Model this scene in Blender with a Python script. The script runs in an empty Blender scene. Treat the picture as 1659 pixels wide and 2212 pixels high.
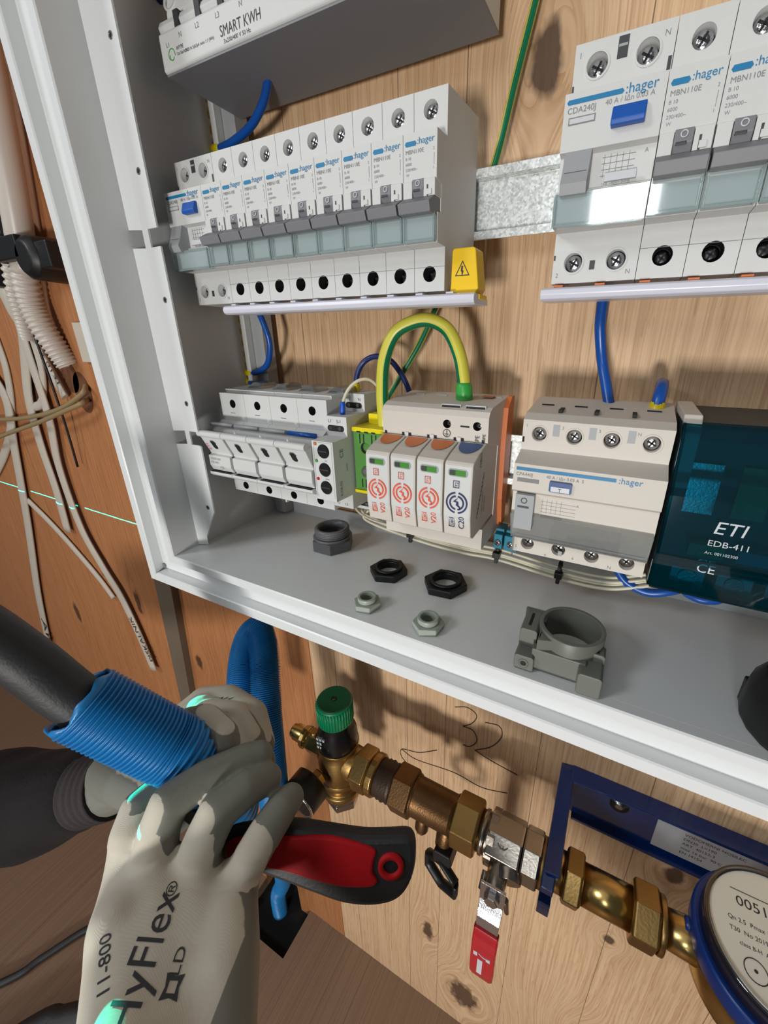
import bpy, bmesh, math, random
from mathutils import Vector, Matrix
from mathutils.bvhtree import BVHTree
random.seed(7)
SC = bpy.context.scene
COL = SC.collection
# ---------------------------------------------------------------- camera
# all builder coordinates are millimetres: X right along the wall, D out of the wall, Z up
def W(p): return Vector((p[0] * .001, -p[1] * .001, p[2] * .001))
CR = Vector((0.89352, 0.44902, -0.00046)); CU = Vector((-0.16334, 0.32601, 0.93115)); CF = Vector((-0.41826, 0.83193, -0.36464))
cd = bpy.data.cameras.new('camera'); cam = bpy.data.objects.new('camera', cd); COL.objects.link(cam)
CF.normalize(); CR = CF.cross(CU).normalized(); CU = CR.cross(CF).normalized()
m = Matrix((CR, CU, -CF)).transposed().to_4x4(); m.translation = W((93.58, 261.23, -66.90)); cam.matrix_world = m
cd.sensor_fit = 'VERTICAL'; cd.sensor_height = 24.0; cd.sensor_width = 18.0
cd.lens = 869.36 / 2212 * 24.0
cd.shift_x = -(902.40 - 829.5) / 2212; cd.shift_y = (1081.06 - 1106) / 2212
cd.clip_start = .005; cd.clip_end = 60
SC.camera = cam
# ---------------------------------------------------------------- light
def lin(c):
    c = c / 255.0
    return c / 12.92 if c <= .04045 else ((c + .055) / 1.055) ** 2.4
def rgb(r, g, b): return (lin(r), lin(g), lin(b), 1)
wd = bpy.data.worlds.new('room_light'); SC.world = wd; wd.use_nodes = True
bg = wd.node_tree.nodes['Background']; bg.inputs[0].default_value = (.80, .84, .86, 1); bg.inputs[1].default_value = .085
def area(name, loc, target, sx, sy, power, col):
    l = bpy.data.lights.new(name, 'AREA'); l.shape = 'RECTANGLE'; l.size = sx; l.size_y = sy; l.energy = power; l.color = col
    o = bpy.data.objects.new(name, l); COL.objects.link(o); o.location = W(loc)
    o.rotation_euler = (W(target) - W(loc)).to_track_quat('-Z', 'Y').to_euler(); return o
area('work_lamp', (160, 1320, -470), (0, 0, -250), .16, .16, 12, (1.0, .98, .94))
area('side_window_daylight', (-1300, 1500, 950), (-50, 0, -100), .5, .5, 15, (.93, .97, 1.0))
area('window_daylight', (-70, 2500, 500), (0, 0, -150), .30, .5, 10, (.93, .98, 1.0))
area('overhead_fill', (-500, 1300, 1500), (-100, 100, -250), 1.6, 1.6, 4.0, (1.0, .95, .88))  # added soft fill from above, brightens upward-facing surfaces
SC.view_settings.view_transform = 'Standard'; SC.view_settings.look = 'None'
SC.view_settings.gamma = 1; SC.view_settings.exposure = -0.15
try: SC.view_settings.use_curve_mapping = False
except Exception: pass
# rotating laser level standing left of the photographer: a thin horizontal sheet of green light
ls = bpy.data.lights.new('laser_level', 'POINT'); ls.energy = 1.0; ls.shadow_soft_size = .0002; ls.color = (0, 1, 1)
ls.use_nodes = True; nt = ls.node_tree; em = nt.nodes['Emission']
tc = nt.nodes.new('ShaderNodeTexCoord'); sp = nt.nodes.new('ShaderNodeSeparateXYZ'); ab = nt.nodes.new('ShaderNodeMath'); ab.operation = 'ABSOLUTE'
lt = nt.nodes.new('ShaderNodeMath'); lt.operation = 'LESS_THAN'; lt.inputs[1].default_value = .0011
mu = nt.nodes.new('ShaderNodeMath'); mu.operation = 'MULTIPLY'; mu.inputs[1].default_value = 340.0
nt.links.new(tc.outputs['Normal'], sp.inputs[0]); nt.links.new(sp.outputs[2], ab.inputs[0]); nt.links.new(ab.outputs[0], lt.inputs[0])
nt.links.new(lt.outputs[0], mu.inputs[0]); nt.links.new(mu.outputs[0], em.inputs['Strength']); em.inputs['Color'].default_value = (0.0, 1, .72, 1)
lo = bpy.data.objects.new('laser_level', ls); COL.objects.link(lo); lo.location = W((-1150, 330, -307.4))
# ---------------------------------------------------------------- materials
MATS = {}
def mat(name, col=(200, 200, 200), rough=.5, metal=0, bump=0, bscale=900, var=0, trans=0, coat=0, spec=.5):
    if name in MATS: return MATS[name]
    m = bpy.data.materials.new(name); m.use_nodes = True; n = m.node_tree; p = n.nodes['Principled BSDF']
    c = rgb(*col); p.inputs['Base Color'].default_value = c; p.inputs['Roughness'].default_value = rough
    p.inputs['Metallic'].default_value = metal; p.inputs['Coat Weight'].default_value = coat; p.inputs['Specular IOR Level'].default_value = spec
    t = n.nodes.new('ShaderNodeTexCoord')
    if var:
        nz = n.nodes.new('ShaderNodeTexNoise'); nz.inputs['Scale'].default_value = bscale * .12; nz.inputs['Detail'].default_value = 4
        n.links.new(t.outputs['Object'], nz.inputs['Vector'])
        mr = n.nodes.new('ShaderNodeMapRange'); mr.inputs['To Min'].default_value = 1 - var; mr.inputs['To Max'].default_value = 1 + var
        n.links.new(nz.outputs['Fac'], mr.inputs['Value'])
        mx = n.nodes.new('ShaderNodeVectorMath'); mx.operation = 'SCALE'; mx.inputs[0].default_value = c[:3]
        n.links.new(mr.outputs[0], mx.inputs['Scale']); n.links.new(mx.outputs[0], p.inputs['Base Color'])
    if bump:
        nb = n.nodes.new('ShaderNodeTexNoise'); nb.inputs['Scale'].default_value = bscale; nb.inputs['Detail'].default_value = 2
        n.links.new(t.outputs['Object'], nb.inputs['Vector'])
        b = n.nodes.new('ShaderNodeBump'); b.inputs['Strength'].default_value = bump; b.inputs['Distance'].default_value = .0004
        n.links.new(nb.outputs['Fac'], b.inputs['Height']); n.links.new(b.outputs[0], p.inputs['Normal'])
    MATS[name] = m; return m
def clear(name, tint, gloss=.12, rough=.05, body=0, bodycol=(200, 220, 220)):
    """thin clear plastic: tinted see-through layer with a glossy skin"""
    m = bpy.data.materials.new(name); m.use_nodes = True; n = m.node_tree; n.nodes.remove(n.nodes['Principled BSDF'])
    out = [x for x in n.nodes if x.type == 'OUTPUT_MATERIAL'][0]
    tr = n.nodes.new('ShaderNodeBsdfTransparent'); tr.inputs[0].default_value = rgb(*tint)
    gl = n.nodes.new('ShaderNodeBsdfGlossy'); gl.inputs['Roughness'].default_value = rough
    fr = n.nodes.new('ShaderNodeFresnel'); fr.inputs['IOR'].default_value = 1.5
    mr = n.nodes.new('ShaderNodeMapRange'); mr.inputs['To Min'].default_value = gloss * .3; mr.inputs['To Max'].default_value = 1
    n.links.new(fr.outputs[0], mr.inputs['Value'])
    src = tr
    if body:
        df = n.nodes.new('ShaderNodeBsdfDiffuse'); df.inputs[0].default_value = rgb(*bodycol)
        mb = n.nodes.new('ShaderNodeMixShader'); mb.inputs[0].default_value = body
        n.links.new(tr.outputs[0], mb.inputs[1]); n.links.new(df.outputs[0], mb.inputs[2]); src = mb
    mx = n.nodes.new('ShaderNodeMixShader'); n.links.new(mr.outputs[0], mx.inputs[0])
    n.links.new(src.outputs[0], mx.inputs[1]); n.links.new(gl.outputs[0], mx.inputs[2]); n.links.new(mx.outputs[0], out.inputs['Surface'])
    MATS[name] = m; return m
class G:
    """tiny node helper"""
    def __init__(s, name):
        s.m = bpy.data.materials.new(name); s.m.use_nodes = True; s.n = s.m.node_tree; s.p = s.n.nodes['Principled BSDF']; MATS[name] = s.m
    def put(s, sock, v):
        if isinstance(v, bpy.types.NodeSocket): s.n.links.new(v, sock)
        else: sock.default_value = v
    def math(s, op, a, b=0, c=0, clamp=False):
        x = s.n.nodes.new('ShaderNodeMath'); x.operation = op; x.use_clamp = clamp
        for i, v in enumerate((a, b, c)): s.put(x.inputs[i], v)
        return x.outputs[0]
    def mix(s, f, a, b):
        x = s.n.nodes.new('ShaderNodeMix'); x.data_type = 'RGBA'
        s.put(x.inputs[0], f); s.put(x.inputs[6], a); s.put(x.inputs[7], b); return x.outputs[2]
    def noise(s, vec, scale, detail=3, rough=.5):
        x = s.n.nodes.new('ShaderNodeTexNoise'); x.inputs['Scale'].default_value = scale; x.inputs['Detail'].default_value = detail; x.inputs['Roughness'].default_value = rough
        s.n.links.new(vec, x.inputs['Vector']); return x.outputs['Fac']
    def comb(s, x, y, z):
        c = s.n.nodes.new('ShaderNodeCombineXYZ')
        for i, v in enumerate((x, y, z)): s.put(c.inputs[i], v)
        return c.outputs[0]
def wood(name, light, dark, knots, joints, jdepth=.9, warm=None, knotcol=(70, 45, 30)):
    g = G(name); t = g.n.nodes.new('ShaderNodeTexCoord'); s = g.n.nodes.new('ShaderNodeSeparateXYZ')
    g.n.links.new(t.outputs['Object'], s.inputs[0]); X = g.math('MULTIPLY', s.outputs[0], 1000); Z = g.math('MULTIPLY', s.outputs[2], 1000)
    xs = X; kn = 0.0
    for (kx, kz, r, ra) in knots:
        dx = g.math('DIVIDE', g.math('SUBTRACT', X, kx), r); dz = g.math('DIVIDE', g.math('SUBTRACT', Z, kz), r * ra)
        d2 = g.math('ADD', g.math('MULTIPLY', dx, dx), g.math('MULTIPLY', dz, dz))
        f = g.math('EXPONENT', g.math('MULTIPLY', d2, -.16))
        xs = g.math('SUBTRACT', xs, g.math('MULTIPLY', g.math('MULTIPLY', f, dx), r * 1.5))
        wob = g.noise(g.comb(g.math('MULTIPLY', X, .12), 0, g.math('MULTIPLY', Z, .07)), 1.0, 2)
        k = g.math('SUBTRACT', 1.55, g.math('ADD', g.math('SQRT', d2), wob), clamp=True)
        kn = k if isinstance(kn, float) else g.math('MAXIMUM', kn, k)
    plank = 0.0
    for j in joints: plank = g.math('ADD', plank, g.math('GREATER_THAN', X, j))
    off = g.math('MULTIPLY', plank, 37.7)
    v = g.comb(g.math('ADD', xs, off), 0, g.math('ADD', g.math('MULTIPLY', Z, .035), off))
    n1 = g.noise(v, .16, 3, .55)
    n2 = g.noise(g.comb(g.math('MULTIPLY', g.math('ADD', xs, off), 1.0), off, g.math('MULTIPLY', Z, .012)), .55, 2, .6)
    band = g.math('FRACT', g.math('MULTIPLY', n1, 9))
    band = g.math('POWER', band, 2.4)
    fac = g.math('ADD', g.math('MULTIPLY', band, .42), g.math('MULTIPLY', g.math('SUBTRACT', n2, .42), 1.7), clamp=True)
    c = g.mix(fac, rgb(*light), rgb(*dark))
    tone = g.noise(g.comb(g.math('MULTIPLY', plank, 7.3), 0, 0), 1.0, 0)
    c = g.mix(g.math('MULTIPLY', tone, .25), c, rgb(*[int(a * .5 + b * .5) for a, b in zip(light, dark)]))
    if warm:
        wf = g.math('MULTIPLY', g.math('LESS_THAN', X, warm[0]), warm[2]); mm = g.n.nodes.new('ShaderNodeMix'); mm.data_type = 'RGBA'; mm.blend_type = 'MULTIPLY'
        g.put(mm.inputs[0], wf); g.put(mm.inputs[6], c); g.put(mm.inputs[7], rgb(*warm[1])); c = mm.outputs[2]
    if knots:
        kf = g.math('MULTIPLY', kn, 2.6, clamp=True)
        c = g.mix(g.math('MULTIPLY', kf, .9), c, rgb(*knotcol))
    gap = 0.0
    for j in joints:
        w = g.math('SUBTRACT', 1.0, g.math('MULTIPLY', g.math('ABSOLUTE', g.math('SUBTRACT', X, j)), 2.0), clamp=True)
        gap = g.math('MAXIMUM', gap, w)
    c = g.mix(g.math('MULTIPLY', gap, jdepth), c, rgb(60, 38, 24))
    g.put(g.p.inputs['Base Color'], c); g.p.inputs['Roughness'].default_value = .55
    b = g.n.nodes.new('ShaderNodeBump'); b.inputs['Strength'].default_value = .25; b.inputs['Distance'].default_value = .0006
    g.put(b.inputs['Height'], g.math('SUBTRACT', g.math('MULTIPLY', fac, -.4), gap)); g.put(g.p.inputs['Normal'], b.outputs[0])
    return g.m
wallwood = wood('pine_boards', (221, 187, 149), (172, 127, 88),
    [(26.6, 73.6, 10, 1.7), (24, -964, 24, 1.5), (-34, -853, 9, 2.6), (-431, -529, 9, 1.6), (170, -640, 6, 1.4), (195, -860, 16, 1.3), (-640, -420, 9, 2.2), (-800, -560, 10, 2.5), (-560, -460, 8, 3), (200, -500, 9, 1.3)],
    [-900, -760, -618, -352, -197, -159, -64, -18, 76, 167, 262, 350], warm=(-196, (206, 158, 118), .9))  # left boards tinted orange for older wood and warm light put into the colour
floorwood = wood('floor_boards', (136, 110, 88), (104, 80, 62), [], [-980, -700, -420, -140, 140, 420], warm=None)
# zinc
def zinc():
    g = G('galvanised_steel'); t = g.n.nodes.new('ShaderNodeTexCoord')
    v = g.n.nodes.new('ShaderNodeTexVoronoi'); v.inputs['Scale'].default_value = 900; g.n.links.new(t.outputs['Object'], v.inputs['Vector'])
    sp = g.n.nodes.new('ShaderNodeSeparateXYZ'); g.n.links.new(v.outputs['Color'], sp.inputs[0])
    c = g.mix(sp.outputs[0], rgb(186, 190, 190), rgb(240, 242, 240)); g.put(g.p.inputs['Base Color'], c)
    g.p.inputs['Metallic'].default_value = .45; g.put(g.p.inputs['Roughness'], g.math('ADD', .3, g.math('MULTIPLY', sp.outputs[1], .3))); return g.m
zinc()
mat('cabinet_paint', (220, 222, 222), .28, bump=.06, bscale=1500, spec=.5)
mat('abs_white', (206, 206, 204), .5, bump=.1, bscale=3500, var=.02)
mat('abs_cream', (206, 198, 188), .55, bump=.1, bscale=3500, var=.02)
mat('abs_grey', (122, 122, 126), .5, bump=.1, bscale=3500)
mat('abs_midgrey', (158, 160, 162), .5, bump=.1, bscale=3500)
mat('abs_dark', (58, 60, 62), .5)
mat('hole_dark', (18, 16, 18), .7)
mat('ink_blue', (10, 118, 168), .5); mat('ink_navy', (30, 40, 90), .5); mat('ink_grey', (128, 128, 130), .6); mat('ink_dark', (50, 50, 54), .6)
mat('ink_red', (226, 92, 66), .5); mat('ink_magenta', (200, 70, 110), .5); mat('ink_white', (190, 196, 200), .5); mat('paper', (198, 200, 204), .4)
mat('chrome', (200, 200, 204), .18, 1, bump=.3, bscale=1200); mat('steel', (150, 148, 146), .32, 1, bump=.2, bscale=900)
mat('nickel', (176, 168, 158), .26, 1, bump=.15, bscale=500)
mat('brass', (168, 136, 84), .38, 1, bump=.25, bscale=500, var=.12); mat('bright_brass', (204, 172, 108), .26, 1, bump=.1, bscale=500)
mat('dull_brass', (112, 82, 52), .42, .85, bump=.4, bscale=700, var=.2); mat('rust_dark', (74, 58, 48), .5, .6, bump=.6, bscale=700, var=.3)
mat('bar_brass', (186, 150, 84), .4, .7)
mat('wire_blue', (12, 74, 156), .32); mat('wire_navy', (14, 36, 96), .35); mat('wire_yellow', (206, 198, 70), .35); mat('wire_green', (0, 108, 72), .35); mat('wire_cream', (206, 200, 176), .4)
mat('cable_white', (196, 186, 172), .45, var=.06, bscale=300); mat('cable_beige', (150, 128, 92), .5)
mat('ferrule_yellow', (224, 200, 10), .35); mat('ferrule_green', (56, 158, 66), .35); mat('ferrule_blue', (20, 82, 190), .35)
mat('cap_yellow', (240, 196, 8), .4); mat('trim_yellow', (228, 210, 8), .4); mat('block_green', (84, 140, 62), .45)
mat('test_blue', (16, 84, 172), .4); mat('orange_plastic', (204, 112, 58), .5); mat('slate_blue', (56, 84, 134), .5)
mat('window_green', (78, 140, 58), .25); mat('off_white_bar', (214, 214, 226), .3); mat('pencil', (58, 44, 36), .8)
mat('black_plastic', (18, 18, 20), .45); mat('black_gloss', (16, 16, 18), .25); mat('gland_grey', (98, 98, 100), .4); mat('gland_pale', (156, 164, 152), .4); mat('clip_grey', (104, 106, 98), .45)
mat('conduit_blue', (26, 120, 184), .36); mat('shaded_steel', (70, 68, 70), .35, 1); mat('conduit_deep', (14, 66, 126), .4); mat('black_rubber', (40, 40, 42), .55, bump=.5, bscale=500, var=.25)  # the darker screw steel has the shade of deep holes put into its colour
mat('knob_green', (0, 132, 86), .4); mat('knob_green_top', (14, 92, 58), .45); mat('handle_red', (186, 16, 26), .6, bump=.1, bscale=700, spec=.25); mat('lever_red', (182, 10, 32), .25, coat=.6)
mat('bracket_blue', (5, 44, 106), .22, bump=.3, bscale=250, coat=.4); mat('meter_blue', (6, 50, 124), .35); mat('meter_dial', (240, 244, 236), .35); mat('smoked', (36, 32, 44), .15)
mat('sleeve_black', (18, 14, 14), .95, bump=.6, bscale=600); mat('cuff_dark', (48, 42, 42), .9, bump=.6, bscale=900)
mat('pipe_white', (206, 196, 186), .35); mat('batten', (106, 92, 76), .7, bump=.4, bscale=300); mat('wood_hole', (104, 62, 34), .8)
mat('terminal_teal', (22, 122, 148), .35); mat('terminal_blue', (30, 140, 200), .4); mat('teal_core', (24, 44, 50), .5); mat('cavity', (8, 8, 9), .9)
def glove():
    """knitted cream fabric, dipped grey where the 'coat' attribute is positive"""
    g = G('glove_fabric'); t = g.n.nodes.new('ShaderNodeTexCoord'); at = g.n.nodes.new('ShaderNodeAttribute'); at.attribute_name = 'coat'
    n = g.noise(t.outputs['Object'], 60, 4)
    w = g.n.nodes.new('ShaderNodeTexWave'); w.inputs['Scale'].default_value = 800; w.inputs['Distortion'].default_value = 1.2; w.bands_direction = 'X'; g.n.links.new(t.outputs['Object'], w.inputs['Vector'])
    w2 = g.n.nodes.new('ShaderNodeTexWave'); w2.inputs['Scale'].default_value = 800; w2.inputs['Distortion'].default_value = 1.2; w2.bands_direction = 'Z'; g.n.links.new(t.outputs['Object'], w2.inputs['Vector'])
    c = g.mix(n, rgb(196, 184, 168), rgb(212, 208, 192)); dirt = g.noise(t.outputs['Object'], 22, 3)
    c = g.mix(g.math('MULTIPLY', g.math('SUBTRACT', dirt, .5, 0, True), 1.4), c, rgb(160, 138, 118))
    edge = g.noise(t.outputs['Object'], 260, 2); k = g.math('ADD', at.outputs['Fac'], g.math('MULTIPLY', g.math('SUBTRACT', edge, .5), .05))
    k = g.math('MULTIPLY', g.math('ADD', k, .02), 25, 0, True)
    cc = g.mix(dirt, rgb(108, 108, 100), rgb(124, 124, 114))
    g.put(g.p.inputs['Base Color'], g.mix(k, c, cc)); g.put(g.p.inputs['Roughness'], g.math('SUBTRACT', .95, g.math('MULTIPLY', k, .35)))
    fine = g.noise(t.outputs['Object'], 1400, 2)
    h = g.n.nodes.new('ShaderNodeMix'); g.put(h.inputs[0], k); g.put(h.inputs[2], g.math('MULTIPLY', w.outputs['Fac'], w2.outputs['Fac'])); g.put(h.inputs[3], fine)
    b = g.n.nodes.new('ShaderNodeBump'); b.inputs['Strength'].default_value = .3; b.inputs['Distance'].default_value = .0002
    g.put(b.inputs['Height'], h.outputs[0]); g.put(g.p.inputs['Normal'], b.outputs[0])
glove()
clear('clear_cover', (243, 252, 252), .3, body=.3, bodycol=(206, 222, 222)); clear('clear_smoke', (240, 242, 242), .3, body=.16, bodycol=(190, 194, 196)); clear('teal_shell', (78, 196, 210), .2, body=.10, bodycol=(0, 96, 112)); clear('lens_clear', (235, 238, 238), .25)
M = MATS
# ---------------------------------------------------------------- builders
_TX = {}
EACH = ('slot', 'vent_slot', 'latch', 'ridge_slot', 'comb_pin', 'finger_slot')
def glyphs(s):
    if s in _TX: return _TX[s]
    cu = bpy.data.curves.new('t', 'FONT'); cu.body = s; cu.size = 1; cu.fill_mode = 'BOTH' if False else 'FRONT'; cu.resolution_u = 3
    o = bpy.data.objects.new('t', cu); COL.objects.link(o); bpy.context.view_layer.update()
    me = bpy.data.meshes.new_from_object(o.evaluated_get(bpy.context.evaluated_depsgraph_get()))
    r = ([tuple(v.co) for v in me.vertices], [tuple(p.vertices) for p in me.polygons])
    bpy.data.objects.remove(o); bpy.data.curves.remove(cu); bpy.data.meshes.remove(me)
    _TX[s] = r; return r
V = Vector
class B:
    def __init__(s): s.v = []; s.f = []; s.m = []; s.s = []
    def add(s, vs, fs, m=0, smooth=False):
        o = len(s.v); s.v += [tuple(v) for v in vs]
        for i, f in enumerate(fs):
            s.f.append([a + o for a in f]); s.m.append(m[i] if isinstance(m, list) else m); s.s.append(smooth)
        return s
    def box(s, x0, x1, d0, d1, z0, z1, m=0, bv=0):
        if bv:
            return s.ext([(x0, z0 + bv), (x0 + bv, z0), (x1 - bv, z0), (x1, z0 + bv), (x1, z1 - bv), (x1 - bv, z1), (x0 + bv, z1), (x0, z1 - bv)], lambda a, b, t: (a, t, b), d0, d1, m)
        vs = [(x, d, z) for z in (z0, z1) for d in (d0, d1) for x in (x0, x1)]
        return s.add(vs, [(0, 1, 3, 2), (4, 6, 7, 5), (0, 4, 5, 1), (2, 3, 7, 6), (0, 2, 6, 4), (1, 5, 7, 3)], m)
    def ext(s, poly, fn, t0, t1, m=0, smooth=False):
        """outline (a,b) pushed from t0 to t1; fn maps (a,b,t) to a point"""
        n = len(poly); vs = [fn(a, b, t0) for a, b in poly] + [fn(a, b, t1) for a, b in poly]
        fs = [tuple(range(n))[::-1], tuple(range(n, 2 * n))]
        s.add(vs, fs, m); o = len(s.v) - 2 * n
        for i in range(n):
            j = (i + 1) % n; s.f.append([o + i, o + j, o + n + j, o + n + i]); s.m.append(m); s.s.append(smooth)
        return s
    def prism(s, prof, x0, x1, m=0): return s.ext(prof, lambda a, b, t: (t, a, b), x0, x1, m)
    def lathe(s, org, ax, prof, n=24, m=0, smooth=True, mfn=None, rot=0, squash=None):
        """prof: (radius, height) list along axis"""
        ax = V(ax).normalized(); u = ax.orthogonal().normalized()
        if abs(ax.z) < .9: u = V((0, 0, 1)).cross(ax).normalized()
        else: u = V((1, 0, 0))
        w = ax.cross(u); org = V(org); vs = []
        for r, h in prof:
            for i in range(n):
                a = 2 * math.pi * i / n + rot; vs.append(org + ax * h + (u * math.cos(a) + w * math.sin(a)) * max(r, 1e-4))
        fs = []; ms = []
        for k in range(len(prof) - 1):
            for i in range(n):
                j = (i + 1) % n; fs.append((k * n + i, k * n + j, (k + 1) * n + j, (k + 1) * n + i)); ms.append(mfn(k) if mfn else m)
        o = len(s.v); s.add(vs, fs, ms, smooth)
        s.add([], [], m); s.f.append([o + i for i in range(n)][::-1]); s.m.append(mfn(0) if mfn else m); s.s.append(False)
        s.f.append([o + (len(prof) - 1) * n + i for i in range(n)]); s.m.append(mfn(len(prof) - 2) if mfn else m); s.s.append(False)
        return s
    def cyl(s, p0, p1, r0, r1=None, n=20, m=0, smooth=True, rot=0):
        p0 = V(p0); p1 = V(p1); return s.lathe(p0, p1 - p0, [(r0, 0), (r0 if r1 is None else r1, (p1 - p0).length)], n, m, smooth, rot=rot)
    def hexnut(s, p0, p1, r, m=0, rot=0, n=6, ch=.9):
        p0 = V(p0); p1 = V(p1); L = (p1 - p0).length; c = min(1.5, L * .15)
        return s.lathe(p0, p1 - p0, [(r * ch, 0), (r, c), (r, L - c), (r * ch, L)], n, m, False, rot=rot)
    def ring(s, org, ax, ro, ri, h, n=28, m=0, mi=None, hexo=False, smooth=True):
        ax = V(ax).normalized(); u = V((0, 0, 1)).cross(ax); u = V((1, 0, 0)) if u.length < .1 else u.normalized(); w = ax.cross(u); org = V(org)
        def P(r, hh, i):
            a = 2 * math.pi * i / n
            if hexo and r == ro: k = math.cos(math.pi / 6) / math.cos((a % (math.pi / 3)) - math.pi / 6); r = r * k
            return org + ax * hh + (u * math.cos(a) + w * math.sin(a)) * r
        vs = [P(r, hh, i) for r, hh in ((ro, 0), (ro, h), (ri, h), (ri, 0)) for i in range(n)]
        fs = []; ms = []
        for k in range(4):
            for i in range(n):
                j = (i + 1) % n; k2 = (k + 1) % 4; fs.append((k * n + i, k * n + j, k2 * n + j, k2 * n + i)); ms.append(m if k != 2 or mi is None else mi)
        return s.add(vs, fs, ms, smooth and not hexo)
    def tube(s, path, r, n=12, m=0, mfn=None, sub=8, caps=True, raw=False):
        P = [V(p) for p in path]; pts = []
        if raw or len(P) < 3: pts = P
        else:
            Q = [P[0] * 2 - P[1]] + P + [P[-1] * 2 - P[-2]]
            for i in range(1, len(Q) - 2):
                a, b, c, d = Q[i - 1:i + 3]
                for k in range(sub):
                    t = k / sub; pts.append(.5 * ((2 * b) + (c - a) * t + (2 * a - 5 * b + 4 * c - d) * t * t + (3 * b - a - 3 * c + d) * t ** 3))
            pts.append(P[-1])
        u = None; vs = []; K = len(pts)
        for i, p in enumerate(pts):
            t = (pts[min(i + 1, K - 1)] - pts[max(i - 1, 0)]).normalized()
            if u is None: u = V((0, 1, 0)).cross(t); u = (u if u.length > .1 else V((1, 0, 0)).cross(t)).normalized()
            else: u = (u - t * u.dot(t)).normalized()
            w = t.cross(u); rr = r(i / (K - 1)) if callable(r) else r
            if not isinstance(rr, tuple): rr = (rr, rr)
            for j in range(n):
                a = 2 * math.pi * j / n; vs.append(p + u * math.cos(a) * rr[0] + w * math.sin(a) * rr[1])
        fs = []; ms = []
        for i in range(K - 1):
            for j in range(n):
                q = (j + 1) % n; fs.append((i * n + j, i * n + q, (i + 1) * n + q, (i + 1) * n + j)); ms.append(mfn(j / n, i / K) if mfn else m)
        o = len(s.v); s.add(vs, fs, ms, True)
        if caps:
            for b in (0, (K - 1) * n): s.f.append([o + b + j for j in range(n)]); s.m.append(m); s.s.append(False)
        return s
    def plate(s, org, u, v, w, h, holes=(), m=0, mh=1, nseg=20):
        """flat face with real round holes; holes: (a, b, radius, depth)"""
        org = V(org); u = V(u).normalized(); v = V(v).normalized(); nn = u.cross(v)
        if nn.y < 0 and abs(nn.y) > .3: nn = -nn
        hs = sorted(holes); cuts = [0] + [(hs[i][0] + hs[i + 1][0]) / 2 for i in range(len(hs) - 1)] + [w]
        if not hs: return s.add([org, org + u * w, org + u * w + v * h, org + v * h], [(0, 1, 2, 3)], m)
        for i, (a, b, r, dp) in enumerate(hs):
            x0, x1 = cuts[i], cuts[i + 1]
            ang = [2 * math.pi * k / nseg for k in range(nseg)] + [math.atan2(yy - b, xx - a) % (2 * math.pi) for xx in (x0, x1) for yy in (0, h)]
            ang = sorted(set(round(t, 5) for t in ang)); N = len(ang); outer = []; inner = []
            for t in ang:
                c, q = math.cos(t), math.sin(t); k = 1e9
                if c > 1e-6: k = min(k, (x1 - a) / c)
                if c < -1e-6: k = min(k, (x0 - a) / c)
                if q > 1e-6: k = min(k, (h - b) / q)
                if q < -1e-6: k = min(k, -b / q)
                outer.append(org + u * (a + c * k) + v * (b + q * k)); inner.append(org + u * (a + c * r) + v * (b + q * r))
            deep = [p - nn * dp for p in inner]
            o = len(s.v); s.v += [tuple(p) for p in outer + inner + deep]
            for k in range(N):
                j = (k + 1) % N
                s.f.append([o + k, o + j, o + N + j, o + N + k]); s.m.append(m); s.s.append(False)
                s.f.append([o + N + k, o + N + j, o + 2 * N + j, o + 2 * N + k]); s.m.append(mh if dp >= 7 else m); s.s.append(True)  # deep hole walls coloured dark, standing in for the shade inside
            s.f.append([o + 2 * N + k for k in range(N)]); s.m.append(mh); s.s.append(False)
        return s
    def module(s, prof, x0, x1, holes=None, m=0, mh=1):
        """extruded device body, profile in (D,Z); holes {edge: [(a,b,r,depth)]}"""
        holes = holes or {}; n = len(prof)
        for e in range(n):
            a = V((x0, prof[e][0], prof[e][1])); b = V((x0, prof[(e + 1) % n][0], prof[(e + 1) % n][1]))
            s.plate(a, (1, 0, 0), b - a, x1 - x0, (b - a).length, holes.get(e, ()), m, mh)
        for x in (x0, x1): s.add([(x, d, z) for d, z in prof], [tuple(range(n))], m)
        return s
    def text(s, txt, size, org, m=0, u=(1, 0, 0), v=(0, 0, 1), align='L', sx=1.0):
        vs, fs = glyphs(txt)
        if not vs: return s
        xs = [p[0] for p in vs]; off = 0 if align == 'L' else -(max(xs) + min(xs)) / 2 if align == 'C' else -max(xs)
        org = V(org); u = V(u).normalized(); v = V(v).normalized()
        return s.add([org + u * ((p[0] + off) * size * sx) + v * (p[1] * size) for p in vs], fs, m)
    def build(s, name, mats, parent=None, local=False, bevel=0, weld=False):
        if name in EACH and len(s.f) > 1:          # every loose piece becomes a part of its own
            par = list(range(len(s.v)))
            def root(a):
                while par[a] != a: par[a] = par[par[a]]; a = par[a]
                return a
            for f in s.f:
                for q in f[1:]: par[root(q)] = root(f[0])
            gr = {}
            for i, f in enumerate(s.f): gr.setdefault(root(f[0]), []).append(i)
            if len(gr) > 1:
                o = None
                for ids in gr.values():
                    b = B(); vs = sorted({q for i in ids for q in s.f[i]}); mp = {q: k for k, q in enumerate(vs)}
                    b.v = [s.v[q] for q in vs]; b.f = [[mp[q] for q in s.f[i]] for i in ids]; b.m = [s.m[i] for i in ids]; b.s = [s.s[i] for i in ids]
                    o = b.build(name, mats, parent, local, bevel)
                return o
        me = bpy.data.meshes.new(name)
        pr = parent if parent is None or '_o' in parent else parent.parent
        o0 = V(pr['_o']) if (parent is not None and not local) else V((0, 0, 0))
        me.from_pydata([W(V(p) - o0) for p in s.v], [], s.f)
        if not isinstance(mats, (list, tuple)): mats = [mats]
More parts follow.
